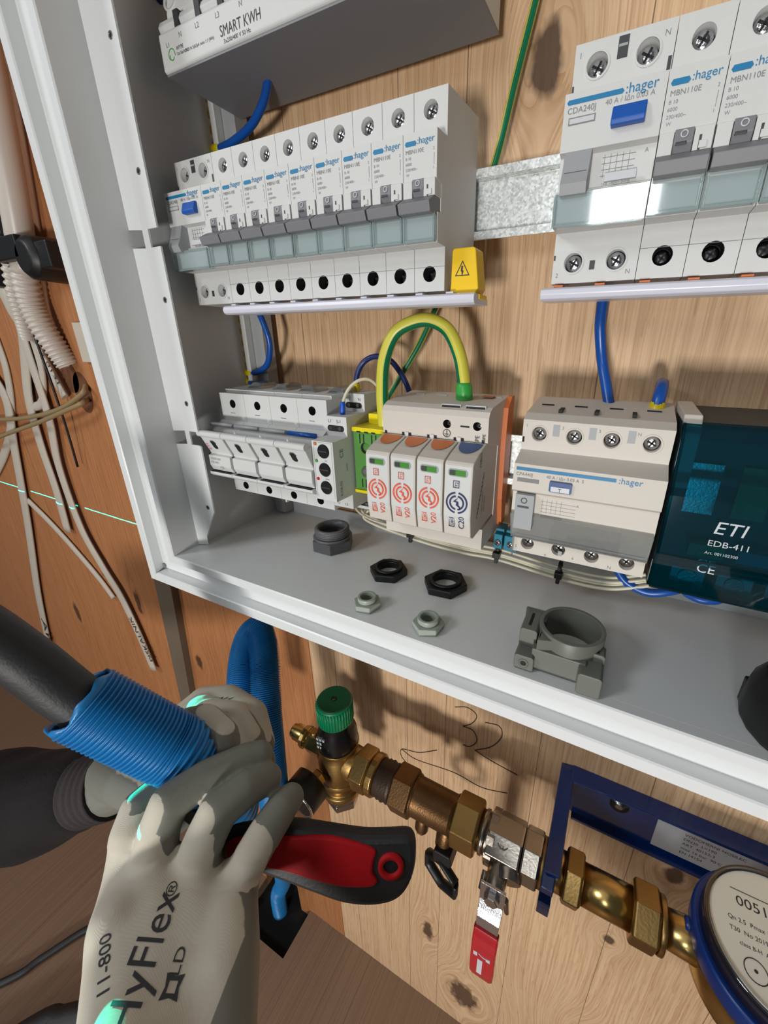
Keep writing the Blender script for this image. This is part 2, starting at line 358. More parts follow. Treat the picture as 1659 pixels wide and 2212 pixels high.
        for mm in mats: me.materials.append(M[mm] if isinstance(mm, str) else mm)
        for i, p in enumerate(me.polygons): p.material_index = s.m[i]; p.use_smooth = s.s[i]
        bm = bmesh.new(); bm.from_mesh(me)
        if weld: bmesh.ops.remove_doubles(bm, verts=bm.verts, dist=1e-6)
        bmesh.ops.recalc_face_normals(bm, faces=bm.faces); bm.to_mesh(me); bm.free()
        o = bpy.data.objects.new(name, me); COL.objects.link(o)
        if parent is not None: o.parent = parent
        if bevel:
            md = o.modifiers.new('bevel', 'BEVEL'); md.width = bevel * .001; md.segments = 2; md.limit_method = 'ANGLE'; md.angle_limit = .6; md.use_clamp_overlap = True
        return o
def thing(name, label, cat, loc=(0, 0, 0), group=None):
    o = bpy.data.objects.new(name, None); o.empty_display_size = .01; COL.objects.link(o); o.location = W(loc); o['_o'] = list(loc)
    o['label'] = label; o['category'] = cat
    if group: o['group'] = group
    return o
def tag(o, label, cat, group=None):
    o['label'] = label; o['category'] = cat
    if group: o['group'] = group
    return o
def struct(o): o['kind'] = 'structure'; return o
def dup(root, loc, label, group=None, skip=()):
    r = root.copy(); COL.objects.link(r); r.location = W(loc); r['_o'] = list(loc); r['label'] = label
    if group: r['group'] = group
    for ch in list(root.children):
        if ch.name.split('.')[0] in skip: continue
        c = ch.copy(); COL.objects.link(c); c.parent = r
        for g in ch.children:
            d = g.copy(); COL.objects.link(d); d.parent = c
    return r
def screw(parent, c, r, dep=2.0, n=(0, 1, 0), m='chrome', name='terminal_screw', slot=True, local=True):
    """pan screw with a cross recess; c = centre of its face"""
    b = B(); n = V(n).normalized(); c = V(c)
    u = V((1, 0, 0)) if abs(n.x) < .7 else V((0, 1, 0)); u = (u - n * u.dot(n)).normalized(); w = n.cross(u)
    b.lathe(c - n * dep, n, [(r, 0), (r, dep * .6), (r * .86, dep), (r * .3, dep * 1.02)], 18, 0)
    if slot:
        for a in (.5, 2.07):
            q = u * math.cos(a) + w * math.sin(a); e = n.cross(q)
            vs = [c + n * (dep * .02 + .06) + q * (r * .7 * i) + e * (r * .13 * j) for i, j in ((-1, -1), (1, -1), (1, 1), (-1, 1))]
            b.add(vs, [(0, 1, 2, 3)], 1)
    return b.build(name, [m, 'hole_dark'], parent, local=local)
# ================================================================ SETTING
WD = -25.0; FZ = -1055.0
b = B()   # back wall with a square cut-out at the floor for the conduit
for x0, x1, z0, z1 in ((-1700, -386, FZ - 40, 900), (-300, 900, FZ - 40, 900), (-386, -300, FZ + 52, 900)):
    b.box(x0, x1, WD - 24, WD, z0, z1)
struct(b.build('wall_back', wallwood))
b = B()
for x0, x1, d0, d1 in ((-1700, -386, WD, 1500), (-275, 900, WD, 1500), (-386, -275, 46, 1500)):
    b.box(x0, x1, d0, d1, FZ - 24, FZ)
struct(b.build('floor', floorwood))
b = B(); b.box(-392, -270, -60, 52, FZ - 160, FZ - 24); b.box(-392, -294, -75, -50, FZ - 160, FZ + 58); struct(b.build('trim_1', 'cavity'))  # black blocks fill the conduit opening, its inner shade put into the colour
# drilled holes in the boards
for i, (c, rx, rz) in enumerate((((-661.2, -25.0, -122.9), 15, 28), ((-558.5, -25.0, -108.6), 19, 20), ((-537.6, -25.0, -127.0), 19, 26))):
    b = B(); n = 28
    b.add([(c[0] + rx * math.cos(2 * math.pi * k / n), WD + .5, c[2] + rz * math.sin(2 * math.pi * k / n)) for k in range(n)], [tuple(range(n))], 0)
    o = b.build('trim_%d' % (i + 2), 'wood_hole'); struct(o)
# pencil numbers on the boards
b = B()
def stroke(pts, w=.45, d=WD + .25):
    b.tube([(x, d, z) for x, _, z in pts], w, 5)
stroke([(-8.4, -25.0, -408.2), (4.6, -25.0, -402.2), (14.5, -25.0, -407.6), (10.4, -25.0, -420.4), (0.9, -25.0, -429.4)])
stroke([(0.9, -25.0, -429.4), (11.9, -25.0, -429.9), (16.4, -25.0, -441.6), (9.6, -25.0, -453.5), (2.1, -25.0, -455.3)])
stroke([(23.3, -25.0, -412.2), (37.0, -25.0, -409.7), (40.6, -25.0, -421.3), (31.8, -25.0, -440.4), (15.2, -25.0, -455.6)])
stroke([(15.2, -25.0, -455.6), (32.1, -25.0, -460.0), (59.7, -25.0, -463.9)])
stroke([(-26.9, -25.0, -480.8), (-49.0, -25.0, -497.8), (-71.2, -25.0, -505.8), (-69.0, -25.0, -521.4), (-42.9, -25.0, -536.1), (-22.3, -25.0, -541.1)])
stroke([(-71.2, -25.0, -505.8), (-51.9, -25.0, -510.9), (-6.6, -25.0, -503.0), (25.1, -25.0, -505.3), (52.2, -25.0, -495.9)])
o = tag(b.build('pencil_numbers', 'pencil'), 'pencil number 32 and slanting lines drawn on the boards below the cabinet', 'writing')
b = B(); b.ext([(-463, -262), (-437, -262), (-437, -395), (-461, -600), (-500, -1000), (-528, -1000), (-492, -600), (-475, -400)], lambda x, z, t: (x, t, z), WD, WD + 10)
tag(b.build('cable_trunking', 'batten'), 'dark grey-brown flat strip running down the boards below the cabinet corner', 'trim strip')
# ================================================================ CABINET
XL, FZI, DF = -207.8, -225.7, 96.2
cab = thing('electrical_cabinet', 'open white painted steel electrical cabinet fixed to the wooden wall', 'cabinet', (-208, -18, FZI))
b = B()  # left side panel
b.box(XL - 1.4, XL, -18, DF - 6, FZI - 1, 330); b.build('side_panel', 'cabinet_paint', cab)
b = B(); b.box(XL, 232, -18, DF - 6, FZI - 1.4, FZI); b.build('bottom_panel', 'cabinet_paint', cab, bevel=.3)
def rim(pts, name):  # folded sheet metal profile swept along an edge
    return pts
# left door rim: bead, gutter, outer lip   profile in (X,D)
lp = [(XL, DF - 6), (XL, DF - .8), (XL - .8, DF), (-214.6, DF), (-215.4, DF - .8), (-215.8, DF - 8), (-239.6, DF - 8), (-240.4, DF - .8), (-241.2, DF), (-248, DF), (-248.8, DF - .8), (-248.8, -22), (-246.8, -22), (-246.8, DF - 10), (-209.8, DF - 10)]
b = B()
zb = {0: 0}
def mitre(x):  # matching height of the bottom rim for a left-rim x
    t = (x - XL) / (-248.8 - XL); return FZI - t * 32.0
n = len(lp); vs = [(x, d, mitre(x)) for x, d in lp] + [(x, d, 330) for x, d in lp]
b.add(vs, [tuple(range(n)), tuple(range(n, 2 * n))]); b.f = []; b.m = []; b.s = []
for i in range(n):
    j = (i + 1) % n; b.f.append([i, j, n + j, n + i]); b.m.append(0); b.s.append(False)
b.build('door_rim', 'cabinet_paint', cab)
bp = [(FZI, DF - 6), (FZI, DF - .8), (FZI - .8, DF), (FZI - 6.4, DF), (FZI - 7.2, DF - .8), (FZI - 7.4, DF - 8), (-248.4, DF - 8), (-249, DF - .8), (-249.8, DF), (-256.9, DF), (-257.7, DF - .8), (-257.7, -22), (-255.8, -22), (-255.8, DF - 10), (FZI - 2, DF - 10)]
def mx(z): t = (z - FZI) / -32.0; return XL + t * (-248.8 - XL)
b = B(); vs = [(mx(z), d, z) for z, d in bp] + [(268, d, z) for z, d in bp]
b.add(vs, []); n = len(bp)
for i in range(n):
    j = (i + 1) % n; b.f.append([i, j, n + j, n + i]); b.m.append(0); b.s.append(False)
b.build('door_rim', 'cabinet_paint', cab)
b = B(); b.cyl((-238, DF - 7.9, -245.6), (-238, DF - 7.0, -245.6), 2.1, n=14); b.build('rivet', 'abs_grey', cab)
# mounting flange with notches and screw holes, in three lengths
def flange(z0, z1, low=None):
    b = B()
    poly = [(-200, z0), (-184.8, z0), (-184.8, z1), (-200, z1)] if low is None else low
    b.ext(poly, lambda x, z, t: (x, t, z), 68.8, 70)
    b.add([(XL, 73.5, z0), (-200, 70, z0), (-200, 70, z1), (XL, 73.5, z1)], [(0, 1, 2, 3)])
    return b
for z0, z1, low in ((.3, 330, None), (-128.6, -9.8, None), (-225, -138.8, [(-205, -225.5), (-203, -222), (-184.8, -193), (-184.8, -139.5), (-187, -138.8), (-200, -138.8)])):
    b = flange(z0, z1, low)
    if low: b.add([(XL, 73.5, -225.5), (-200, 70, -225.5), (-205, 70, -225.5)], [(0, 1, 2)])
    b.build('mounting_flange', 'cabinet_paint', cab)
b = B()
b.ext([(-200, .3), (-194.2, .3), (-194.2, -9.8), (-200, -9.8)], lambda x, z, t: (x, t, z), 68.8, 69.9)
b.build('flange_web', 'cabinet_paint', cab)
b = B()
b.ext([(-200, -128.6), (-195, -128.6), (-195, -138.8), (-200, -138.8)], lambda x, z, t: (x, t, z), 68.8, 69.9)
b.build('flange_web', 'cabinet_paint', cab)
for z in (90.4, 29.7, -40.2, -108.1, -189.8):
    b = B(); b.ring((-191, 69.9, z), (0, 1, 0), 1.9, 1.15, .3, 18, 0); b.lathe((-191, 69.6, z), (0, 1, 0), [(1.2, 0), (1.2, .5)], 16, 1); b.build('screw_hole', ['steel', 'hole_dark'], cab)
b = B(); b.box(XL, -193.5, -19.5, -17.6, FZI, 330); b.build('back_flange', 'cabinet_paint', cab)
b = B(); b.box(232, 233.4, -18, DF - 6, FZI - 1, 330); b.build('side_panel', 'cabinet_paint', cab)
b = B(); b.box(233, 268, DF - 8, DF, FZI, 330); b.box(266, 268, -20, DF - 8, FZI, 330); b.build('door_rim', 'cabinet_paint', cab)
b = B(); b.box(-193.5, 232, -19.5, -17.6, FZI, -213.6, bv=.4); b.build('back_flange', 'cabinet_paint', cab)
# small bracket under the fuse holders
b = B(); b.box(-200, -160, 4, 16, -189.5, -188); b.box(-161.5, -160, 4, 16, -199, -188); b.build('rail_bracket', 'cabinet_paint', cab)
# ================================================================ RAILS
def rail(x0, x1, zc, label):
    b = B(); p = [(1.2, -17), (2.2, -17), (2.2, -12.6), (-4.6, -12.6), (-4.6, 12.6), (2.2, 12.6), (2.2, 17), (1.2, 17), (1.2, 13.6), (-5.6, 13.6), (-5.6, -13.6), (1.2, -13.6)]
    b.prism([(d, z + zc) for d, z in p], x0, x1)
    return tag(b.build('din_rail', 'galvanised_steel', bevel=.25), label, 'mounting rail', 'mounting rails in the cabinet')
rail(-199, 228, 5.5, 'galvanised mounting rail bridging the gap between the two upper breaker groups')
rail(-199, 228, -139.5, 'galvanised mounting rail behind the lower row of devices')
for px0 in ((6,), (22,)): pass
b = B(); b.box(-198, -186, -17.5, -6, -222, 330); tag(b.build('rail_upright', 'abs_midgrey'), 'grey upright carrying the rails beside the brass terminal bar', 'upright')
# ================================================================ NEUTRAL BAR
nb = thing('terminal_bar', 'tall brass terminal bar with two columns of holes and screws at the left rear', 'terminal bar', (-209, -5, -106))
b = B(); b.plate((-212.6, -3, -112), (1, 0, 0), (0, 0, 1), 9, 0.01, (), 0, 1)
b = B()
for k in range(26):
    z0 = -112 + k * 9.0
    b.plate((-212.5, -2, z0), (1, 0, 0), (0, 0, 1), 8.6, 9.0, [(4.3, 4.5, 2.5, 5)], 0, 1, 16)
b.box(-212.5, -203.9, -12, -8, -112, 122); b.add([(-212.5, -12, -112), (-212.5, -2, -112), (-212.5, -2, 122), (-212.5, -12, 122)], [(0, 1, 2, 3)]); b.add([(-203.9, -12, -112), (-203.9, -2, -112), (-203.9, -2, 122), (-203.9, -12, 122)], [(0, 1, 2, 3)])
b.build('bar', ['bar_brass', 'hole_dark'], nb)
s0 = None
for k in range(26):
    z = -107.5 + k * 9.0
    if s0 is None:
        s0 = screw(nb, (-219, 1, 0), 3.2, 5, (-.55, .83, 0), 'chrome', 'screw', local=True); s0.location = W((0, 0, 0))
        me = s0.data
        for v in me.vertices: v.co -= W(V(nb['_o']))
        s = s0
    else:
        s = s0.copy(); COL.objects.link(s); s.parent = nb
    s.location = W((3.5, 0, z))
b = B(); b.box(-203.4, -198.6, -10, 0, -112, 122); b.build('support_strip', 'abs_white', nb)
# ================================================================ DEVICES
RN = (0, 0, 0)
HAG = [(2, -41.5), (44, -41.5), (44, -21.6), (53.6, -21.4), (53.6, -9), (50, -8.6), (50, 3), (55.4, 3.8), (55.2, 22.2), (44, 22.8), (44, 41.5), (2, 44.5)]
def breaker(loc, label, group, lowdepth=8):
    t = thing('circuit_breaker', label, 'circuit breaker', loc, group)
    b = B(); b.module(HAG, .12, 17.38, {1 - 0: [(8.7, 8.2, 3.7, lowdepth)], 9: [(8.7, 11.2, 3.7, 5)]}, 0, 1)
    b.m = [x for x in b.m]
    b.box(.12, 17.38, 43.2, 44.12, -30.2, -30.0, 2)
    b.box(5.6, 11.6, 43.9, 44.15, 24.2, 24.6, 2)
    b.build('housing', ['abs_white', 'hole_dark', 'ink_grey'], t, True, bevel=.22)
    screw(t, (8.75, 42.2, 33.9), 3.2, 2); screw(t, (8.75, 38.0, -33.4), 3.2, 2, m='shaded_steel')
    b = B(); yz = 55.46
    b.ext([(1.0, 18.1), (1.6, 17.3), (6.4, 17.3), (7.0, 18.1), (6.4, 19.1), (1.6, 19.1)], lambda x, z, q: (x, q, z), 55.0, yz, 0)
    b.text(':hager', 3.6, (7.3, yz, 17.6), 0)
    b.text('MBN110E', 2.3, (1.3, yz, 14.4), 1)
    for i, s in enumerate(('B 10', '6000', '230/400~')): b.text(s, 1.6, (1.3, yz, 12.2 - i * 2.1), 1)
    b.text('W', 1.6, (1.6, yz, 6.0), 1); b.text('2', 1.5, (15.4, yz, 14.4), 1); b.text('1', 1.5, (15.4, yz, 7.4), 1); b.box(15.9, 16.05, 55.3, yz, 9, 13.4, 1)
    b.build('printing', ['ink_blue', 'ink_grey'], t, True)
    b = B()  # switch: dark rocker with the O mark, linked grey bar
    b.prism([(49, 4.2), (56.4, 4.2), (56.8, 0), (54.6, -3), (49, -3)], 5.2, 11.2, 0)
    b.prism([(50, -2.6), (57.5, -3.4), (62.8, -6.4), (61.4, -10.4), (54.2, -10.4), (50, -9)], .5, 17.0, 0)
    b.box(5.8, 9.4, 56.4, 56.9, -.7, .4, 1)
    b.build('toggle', ['abs_grey', 'abs_dark'], t, True, bevel=.25)
    b = B(); b.ring((8.2, 56.75, 2.5), V((0, 1, .1)), 1.25, .85, .15, 20); b.build('off_mark', 'paper', t, True)
    b = B(); b.box(11.4, 17.2, 50, 56.8, -3, 3.8); b.box(.3, 5.0, 50, 56.2, -3, 3.8); b.box(13.2, 15.6, 56.6, 57.4, -2.6, -.4, 0); b.box(13.0, 13.8, 56.7, 56.95, -3, 1.4, 1); b.build('cheek', ['abs_white', 'abs_dark'], t, True, bevel=.3)
    b = B(); b.box(.35, 17.15, 53.8, 56.8, -21.2, -9.6, 0, bv=.6); b.box(.35, 1.1, 56.5, 57.3, -21.2, -9.6); b.box(16.4, 17.15, 56.5, 57.3, -21.2, -9.6); b.box(1.1, 16.4, 56.5, 57.2, -21.2, -20.2)
    b.build('label_cover', 'clear_cover', t, True)
    b = B(); b.box(1.4, 16, 53.7, 54.3, -19.5, -10.4); b.build('label_card', 'paper', t, True)
    return t
ords = ['leftmost', 'second from left', 'third from left', 'fourth from left', 'middle one', 'fourth from right', 'third from right', 'second from right', 'rightmost']
G1 = 'nine white single-pole breakers in the upper row'
br = breaker((-157.5, 0, 0), 'white circuit breaker with blue stripe, leftmost of the nine in the upper left row', G1)
for i in range(1, 9):
    dup(br, (-157.5 + 17.5 * i, 0, 0), 'white circuit breaker, %s of the nine in the upper left row' % ords[i], G1)
G2 = 'single-pole breakers of the upper right group'
RX = 53.4 + .6
for i, nm in enumerate(('directly beside the wide blue-buttoned device', 'middle one of three at the upper right', 'outermost at the right edge of the photo')):
    dup(br, (RX + 35 + 17.5 * i, 0, 0), 'breaker of the upper right group, ' + nm, G2)
def rcbo(loc, label, big=True):
    t = thing('residual_current_device', label, 'residual current switch', loc)
    prof = [(2, -41.5), (44, -41.5), (44, -21.6), (54, -21.4), (54, -9), (52, -8.6), (52, 3), (55.4, 3.8), (55.2, 22.2), (44, 22.8), (44, 41.5), (2, 44.5)]
    b = B(); b.module(prof, .12, 34.88, {1: [(8.75, 8.2, 3.9, 6), (26.25, 8.2, 3.9, 6)], 9: [(8.75, 11.2, 3.9, 6), (26.25, 11.2, 3.9, 6)]}, 0, 1)
    for z in (33.9, -33.4): b.ring((8.75, 43.9, z), (0, 1, 0), 4.6, 3.9, .5, 24, 0); b.ring((26.25, 43.9, z), (0, 1, 0), 4.6, 3.9, .5, 24, 0)
    b.build('housing', ['abs_white', 'hole_dark'], t, True, bevel=.22)
    for x in (8.75, 26.25): screw(t, (x, 41.4, 33.9), 3.4, 2); screw(t, (x, 41.4, -33.4), 3.4, 2)
    b = B(); b.box(15.6, 19.2, 43.8, 44.15, 34, 40.5, 0); b.box(15.9, 18.9, 44.1, 44.3, 37.4, 38.2, 1); b.box(15.8, 18, 43.8, 44.15, -36.5, -33, 0); b.box(33.4, 34.6, 43.8, 44.15, 27, 31, 0); b.box(.2, .9, 43.8, 44.15, 26, 29, 0); b.box(.2, .9, 43.8, 44.15, -32, -30, 0)
    b.build('slot', ['abs_dark', 'abs_midgrey'], t, True)
    b = B(); y = 55.46
    b.ext([(1.0, 19.3), (1.6, 18.6), (20.4, 18.6), (21.0, 19.3), (20.4, 20.1), (1.6, 20.1)], lambda x, z, q: (x, q, z), 55.0, y, 0)
    b.text(':hager', 4.4, (21.4, y, 18.2), 0); b.text('CDA240J', 2.7, (1.4, y, 15.8), 1); b.text('40 A / I∆n 0.03 A', 2.3, (15.0, y, 16.2), 1)
    b.box(2.2, 12, 55.2, y, 12.2, 14.6, 1); b.box(2.6, 11.6, 55.3, y + .08, 12.6, 14.2, 2)
    b.text('A', 2, (31, 52.15, 0.6), 1)
    for i in range(5): b.box(17 + i * 2.2, 17.15 + i * 2.2, 52, 52.15, -5.5, 2, 1)
    for i in range(4): b.box(16.2, 28, 52, 52.15, -5 + i * 2, -4.85 + i * 2, 1)
    b.text('test 230V~ 50Hz', 1.5, (17, 52.15, -8), 1); b.text('1', 2.6, (1.6, 44.1, 37), 1); b.text('N', 2.6, (31, 44.1, 37), 1); b.text('2', 2.6, (1.6, 44.1, -39), 1); b.text('N', 2.6, (30.6, 44.1, -39), 1)
    b.build('printing', ['ink_blue', 'ink_grey', 'paper'], t, True)
    b = B(); b.prism([(55, 14.8), (56.8, 14.8), (58.6, 10.2), (58.2, 8.6), (55, 8.6)], 18, 29.5); b.build('test_button', 'test_blue', t, True, bevel=.4)
    b = B(); b.box(18.2, 29.5, 54.5, 56.2, -3.4 - 4.6, -2.8 - 2.4, 0); b.build('label_slot', 'paper', t, True, bevel=.2)
    b = B(); b.prism([(52, 3.6), (56, 3.6), (58.6, -3.8), (61, -8.2), (59.5, -11.6), (52, -11.6)], 2.4, 12.4, 0); b.ring((7.4, 56.2, 1.0), V((0, 1, .3)), 1.6, 1.1, .2, 22, 1); b.box(3.2, 11.6, 57.4, 58.8, -5, -3.9, 1)
    b.build('toggle', ['abs_midgrey', 'abs_dark'], t, True, bevel=.3)
    b = B(); b.box(.3, 34.7, 54.2, 57.6, -22.2, -10.6, 0, bv=.8); b.box(.3, 1.1, 57.4, 58.2, -22.2, -10.6); b.box(33.9, 34.7, 57.4, 58.2, -22.2, -10.6); b.box(1, 34, 57.4, 58.2, -22.2, -21.2); b.build('label_cover', 'clear_cover', t, True)
    b = B(); b.box(1.4, 33.4, 54.0, 54.6, -20.5, -11.4); b.build('label_card', 'paper', t, True)
    return t
r1 = rcbo((RX, 0, 0), 'two-pole residual current switch with blue test button, first of the upper right group')
dup(r1, (-192.5, 0, 0), 'two-pole residual current switch with blue test button at the left end of the upper row')
# comb busbars
for x0, x1, lab, dc in ((-160, 19, 'long off-white comb busbar strip under the nine breakers', 45), (RX - 3, RX + 105, 'off-white comb busbar strip under the upper right breaker group', 45)):
    t = thing('comb_busbar', lab, 'busbar', (x0, dc, -47)); w = x1 - x0
    b = B(); b.prism([(-16, -1.4), (4, -2.0), (5.6, -1.2), (6.4, .6), (5.8, 2.6), (4.2, 3.4), (-16, 1.6)], 0, w); b.build('strip', 'off_white_bar', t, True, bevel=.3)
    b = B(); k = 0
    while 5 + k * 17.5 < w - 8: b.box(5 + k * 17.5, 9 + k * 17.5, -10, 2.8, 1.5, 4.5); k += 1
    b.build('comb_pin', 'orange_plastic' if x0 > 0 else 'off_white_bar', t, True)
t = thing('busbar_end_cap', 'yellow plastic end cap with black lightning warning triangle right of the breakers', 'end cap', (2.5, 31, -45))
b = B(); b.ext([(0, 0), (13.4, .6), (15.6, 4), (13.4, 21.4), (12.4, 22.4), (2, 22.4), (1, 21.4), (.6, 6)], lambda x, z, q: (x, q, z), 0, 12); b.box(-.6, 17, 1, 13, -1.2, 1.2); b.build('cap', 'cap_yellow', t, True, bevel=.5)
b = B(); cx, cz, y = 6.8, 12.2, 12.15
def tri(r): return [(cx + r * math.cos(a), cz + r * math.sin(a)) for a in (math.pi / 2, math.pi * 7 / 6, math.pi * 11 / 6)]
a3, b3 = tri(4.6), tri(3.7)
b.add([(x, y, z) for x, z in a3 + b3], [(0, 1, 4, 3), (1, 2, 5, 4), (2, 0, 3, 5)]); b.ext([(6.3, 14.6), (7.2, 14.2), (6.9, 12.4), (7.5, 12.2), (6.7, 9.6), (6.3, 11.9), (5.9, 12.1)], lambda x, z, q: (x, q, z), 12, 12.2)
b.build('warning_triangle', 'ink_dark', t, True)
# ================================================================ LOWER ROW  (rail centre height)
Z3 = -143.8
# fuse switch disconnectors
G3 = 'four white fuse switch holders of the lower row'
def fuse(loc, label):
    t = thing('fuse_holder', label, 'fuse holder', loc, G3); w = 25.93
    prof = [(2, -38), (44, -38), (44, -22), (56, -21), (56, 15), (50, 18.5), (46, 21), (44, 21), (44, 41.2), (38, 41.2), (38, 43.5), (2, 45)]
    b = B(); b.module(prof, .1, w - .1, {1: [(w / 2, 5.3, 3.1, 9)], 7: [(w / 2, 12.4, 3.1, 9)]}, 0, 1)
    b.box(9.5, 14.5, 43.9, 44.12, 26.2, 26.6, 2); b.box(9, 13, 43.9, 44.12, -22.6, -22.3, 2)
    b.build('housing', ['abs_white', 'hole_dark', 'ink_dark'], t, True, bevel=.25)
    screw(t, (w / 2, 37.5, 33.4), 2.8, 2, m='shaded_steel'); screw(t, (w / 2, 37.5, -32.7), 2.8, 2, m='shaded_steel')
    b = B()  # swing-out fuse carrier with round grip bar
    pr = [(56, -15.2), (58.5, -15.4), (62.6, -15.2), (64.6, -11), (64.6, -3), (61.6, -2.2), (65.6, 6), (68.6, 12.5), (66, 14), (61, 13.6), (57, 6)]
    b.prism(pr, 2.2, w - .6); b.build('fuse_carrier', 'abs_white', t, True, bevel=.5)
    b = B(); b.cyl((.2, 67.4, 14.2), (w - .2, 67.4, 14.2), 2.6, n=18); b.build('grip_bar', 'abs_white', t, True, bevel=.2)
    b = B(); b.cyl((.3, 55.5, 19.2), (w - 1.8, 55.5, 19.2), 1.7, n=14); b.build('hinge_rod', 'abs_midgrey', t, True)
    b = B()
    for gx, mm, lift in ((.7, 1, .12), (0, 0, .22)):
        b.add([(10.2 - gx + (4.8 + 2 * gx) * c[0], 61.6 + .488 * (2.4 - gx + (6.6 + 2 * gx) * c[1] + 2.2) - (.4 if True else 0) + lift + .25, 2.4 - gx + (6.6 + 2 * gx) * c[1]) for c in ((0, .2), (.25, 0), (.75, 0), (1, .2), (1, .8), (.75, 1), (.25, 1), (0, .8))], [tuple(range(8))], mm); b.build('fuse_window', ['hole_dark', 'abs_midgrey'], t, True)
    b = B(); b.prism([(56, -20.6), (63.5, -19.4), (65.6, -17.6), (65.6, -15.8), (56, -15.8)], .2, w - .2); b.build('tray', 'abs_white', t, True, bevel=.3)
    b = B(); b.box(3, w - 2, 60, 65.2, -15.9, -15.4); b.box(.1, 1.9, 60.4, 62.6, -4.4, -2.6); b.build('finger_slot', 'hole_dark', t, True)
    b = B(); b.prism([(56, -16.8), (59, -17), (62, -12), (60, 10), (56, 14)], .2, 1.6); b.build('side_rib', 'abs_white', t, True, bevel=.3)
    return t
f0 = fuse((-187.65, 0, Z3), 'white fuse holder with red printed letters, leftmost of the four')
b = B(); y = lambda z: 65.0 + .36 * z + .55
b.text('ETI', 4.4, (6.6, 64.0, 1.2), 1, u=(0, 0.45, .9), v=(-1, 0, 0)); b.build('printing', ['ink_grey', 'ink_magenta'], f0, True)
b = B(); b.text('VLD02 63A', 2.2, (5, 65.2, -6), 0); b.text('D02 400V', 2.0, (5, 65.3, -8.8), 0); b.text('CE', 3.2, (14, 65.3, -13), 0); b.build('small_printing', ['ink_grey'], f0, True)
for i, nm in ((1, 'second from left'), (2, 'third from left'), (3, 'rightmost, with blue rod above')):
    d = dup(f0, (-187.65 + 25.93 * i, 0, Z3), 'white fuse holder, %s of the four in the lower row' % nm, G3, skip=('printing', 'small_printing'))
    if i == 3:
        for c in d.children:
            if c.name.startswith('hinge_rod'):
                c.data = c.data.copy(); c.data.materials[0] = M['wire_blue']; c.scale = (1, 1, 1); c['label'] = 'blue rod'
# clear terminal covers behind the fuse holders
b = B()
for i in range(4):
    x = -180 + i * 25.9; b.ext([(x, 41), (x + 24, 41), (x + 22, 48), (x + 15, 48.5), (x + 8, 44)], lambda xx, zz, q: (xx, q, Z3 + zz), 14, 30)
tag(b.build('terminal_cover', 'clear_smoke'), 'smoky clear plastic terminal covers on top of the fuse holders', 'cover')
# monitoring relay
t = thing('monitoring_relay', 'white relay module with three black dials and coloured lights beside the fuse holders', 'relay', (-84, 0, Z3))
prof = [(2, -44), (20, -44), (20, -34), (44, -34), (44, -23), (62, -22.4), (62, 18), (46, 18.6), (46, 31.5), (24, 32), (24, 44), (2, 44)]
b = B(); b.module(prof, .1, 17, {}, 0, 1); b.build('housing', ['abs_white', 'hole_dark'], t, True, bevel=.3)
for i, z in enumerate((11.6, -.8, -13.2)):
    b = B(); b.lathe((9.2, 61.8, z), (0, 1, 0), [(4.7, 0), (4.7, .5), (4.2, .9), (4.2, 1.0)], 28, 0); b.box(4.9 + .8, 12.5, 62.7, 63.0, z - .35, z + .35, 1) ; d = b.build('dial', ['black_plastic', 'abs_dark'], t, True)
for z, mm in ((16.2, 'orange_plastic'), (4.8, 'ferrule_green'), (-7.6, 'handle_red')):
    b = B(); b.lathe((3.0, 61.9, z), (0, 1, 0), [(1.15, 0), (1.1, .5), (.5, .8)], 14); b.build('indicator_light', mm, t, True)
b = B(); y = 62.1
b.text('U%', 1.6, (9.5, y, 4.8), 0); b.text('delay', 1.6, (9, y, -7.6), 0); b.text("L1'", 3.0, (2.0, 46.1, 27.4), 1); b.text('|L1', 3.0, (9, 46.1, 27.4), 1); b.text('N', 3.2, (2.6, 24.1, 39.2), 1); b.text('N', 3.2, (11.5, 24.1, 39.2), 1)
b.text('U', 2.6, (3.5, 44.1, -32), 1); b.text('L2', 2.6, (10, 44.1, -32), 1)
b.box(1.2, 15.8, y - .05, y, 17.2, 17.35, 0); b.box(15.7, 15.85, y - .05, y, -20, 17.3, 0); b.box(1.2, 1.35, y - .05, y, -20, 17.3, 0)
xr = 17.12
b.text('CE', 5.2, (xr, 52, 6), 2, u=(0, 0, 1), v=(0, 1, 0)); b.text('KX8-02', 3.4, (xr, 55, -20), 2, u=(0, 0, 1), v=(0, 1, 0)); b.text('evola', 2.4, (xr, 48, -4), 2, u=(0, 0, 1), v=(0, 1, 0))
for i in range(4): b.box(xr - .05, xr, 24 + i * 4, 24.3 + i * 4, -16, 6 + 2 * i, 2); b.box(xr - .05, xr, 24, 40, -14 + 5 * i, -13.7 + 5 * i, 2)
b.build('printing', ['ink_grey', 'ink_dark', 'ink_grey'], t, True)
for (x0, z0, d) in ((1.2, 21.6, 46), (1.2, 34.0, 24), (2, -41.5, 20.1)):
    b = B(); b.ext([(x0 + 2 + 2 * math.cos(a), z0 + 2 + 2 * math.sin(a)) for a in [math.pi / 2 + k * math.pi / 8 for k in range(9)]] + [(x0 + 11.6 + 2 * math.cos(a), z0 + 2 + 2 * math.sin(a)) for a in [-math.pi / 2 + k * math.pi / 8 for k in range(9)]], lambda x, z, q: (x, q, z), d - 2, d + .12, 0)
    for x in (3.6, 11): b.lathe((x0 + x - 1, d, z0 + 2), (0, 1, 0), [(1.4, 0), (1.2, .4)], 14, 1)
    b.build('terminal_slot', ['hole_dark', 'steel'], t, True)
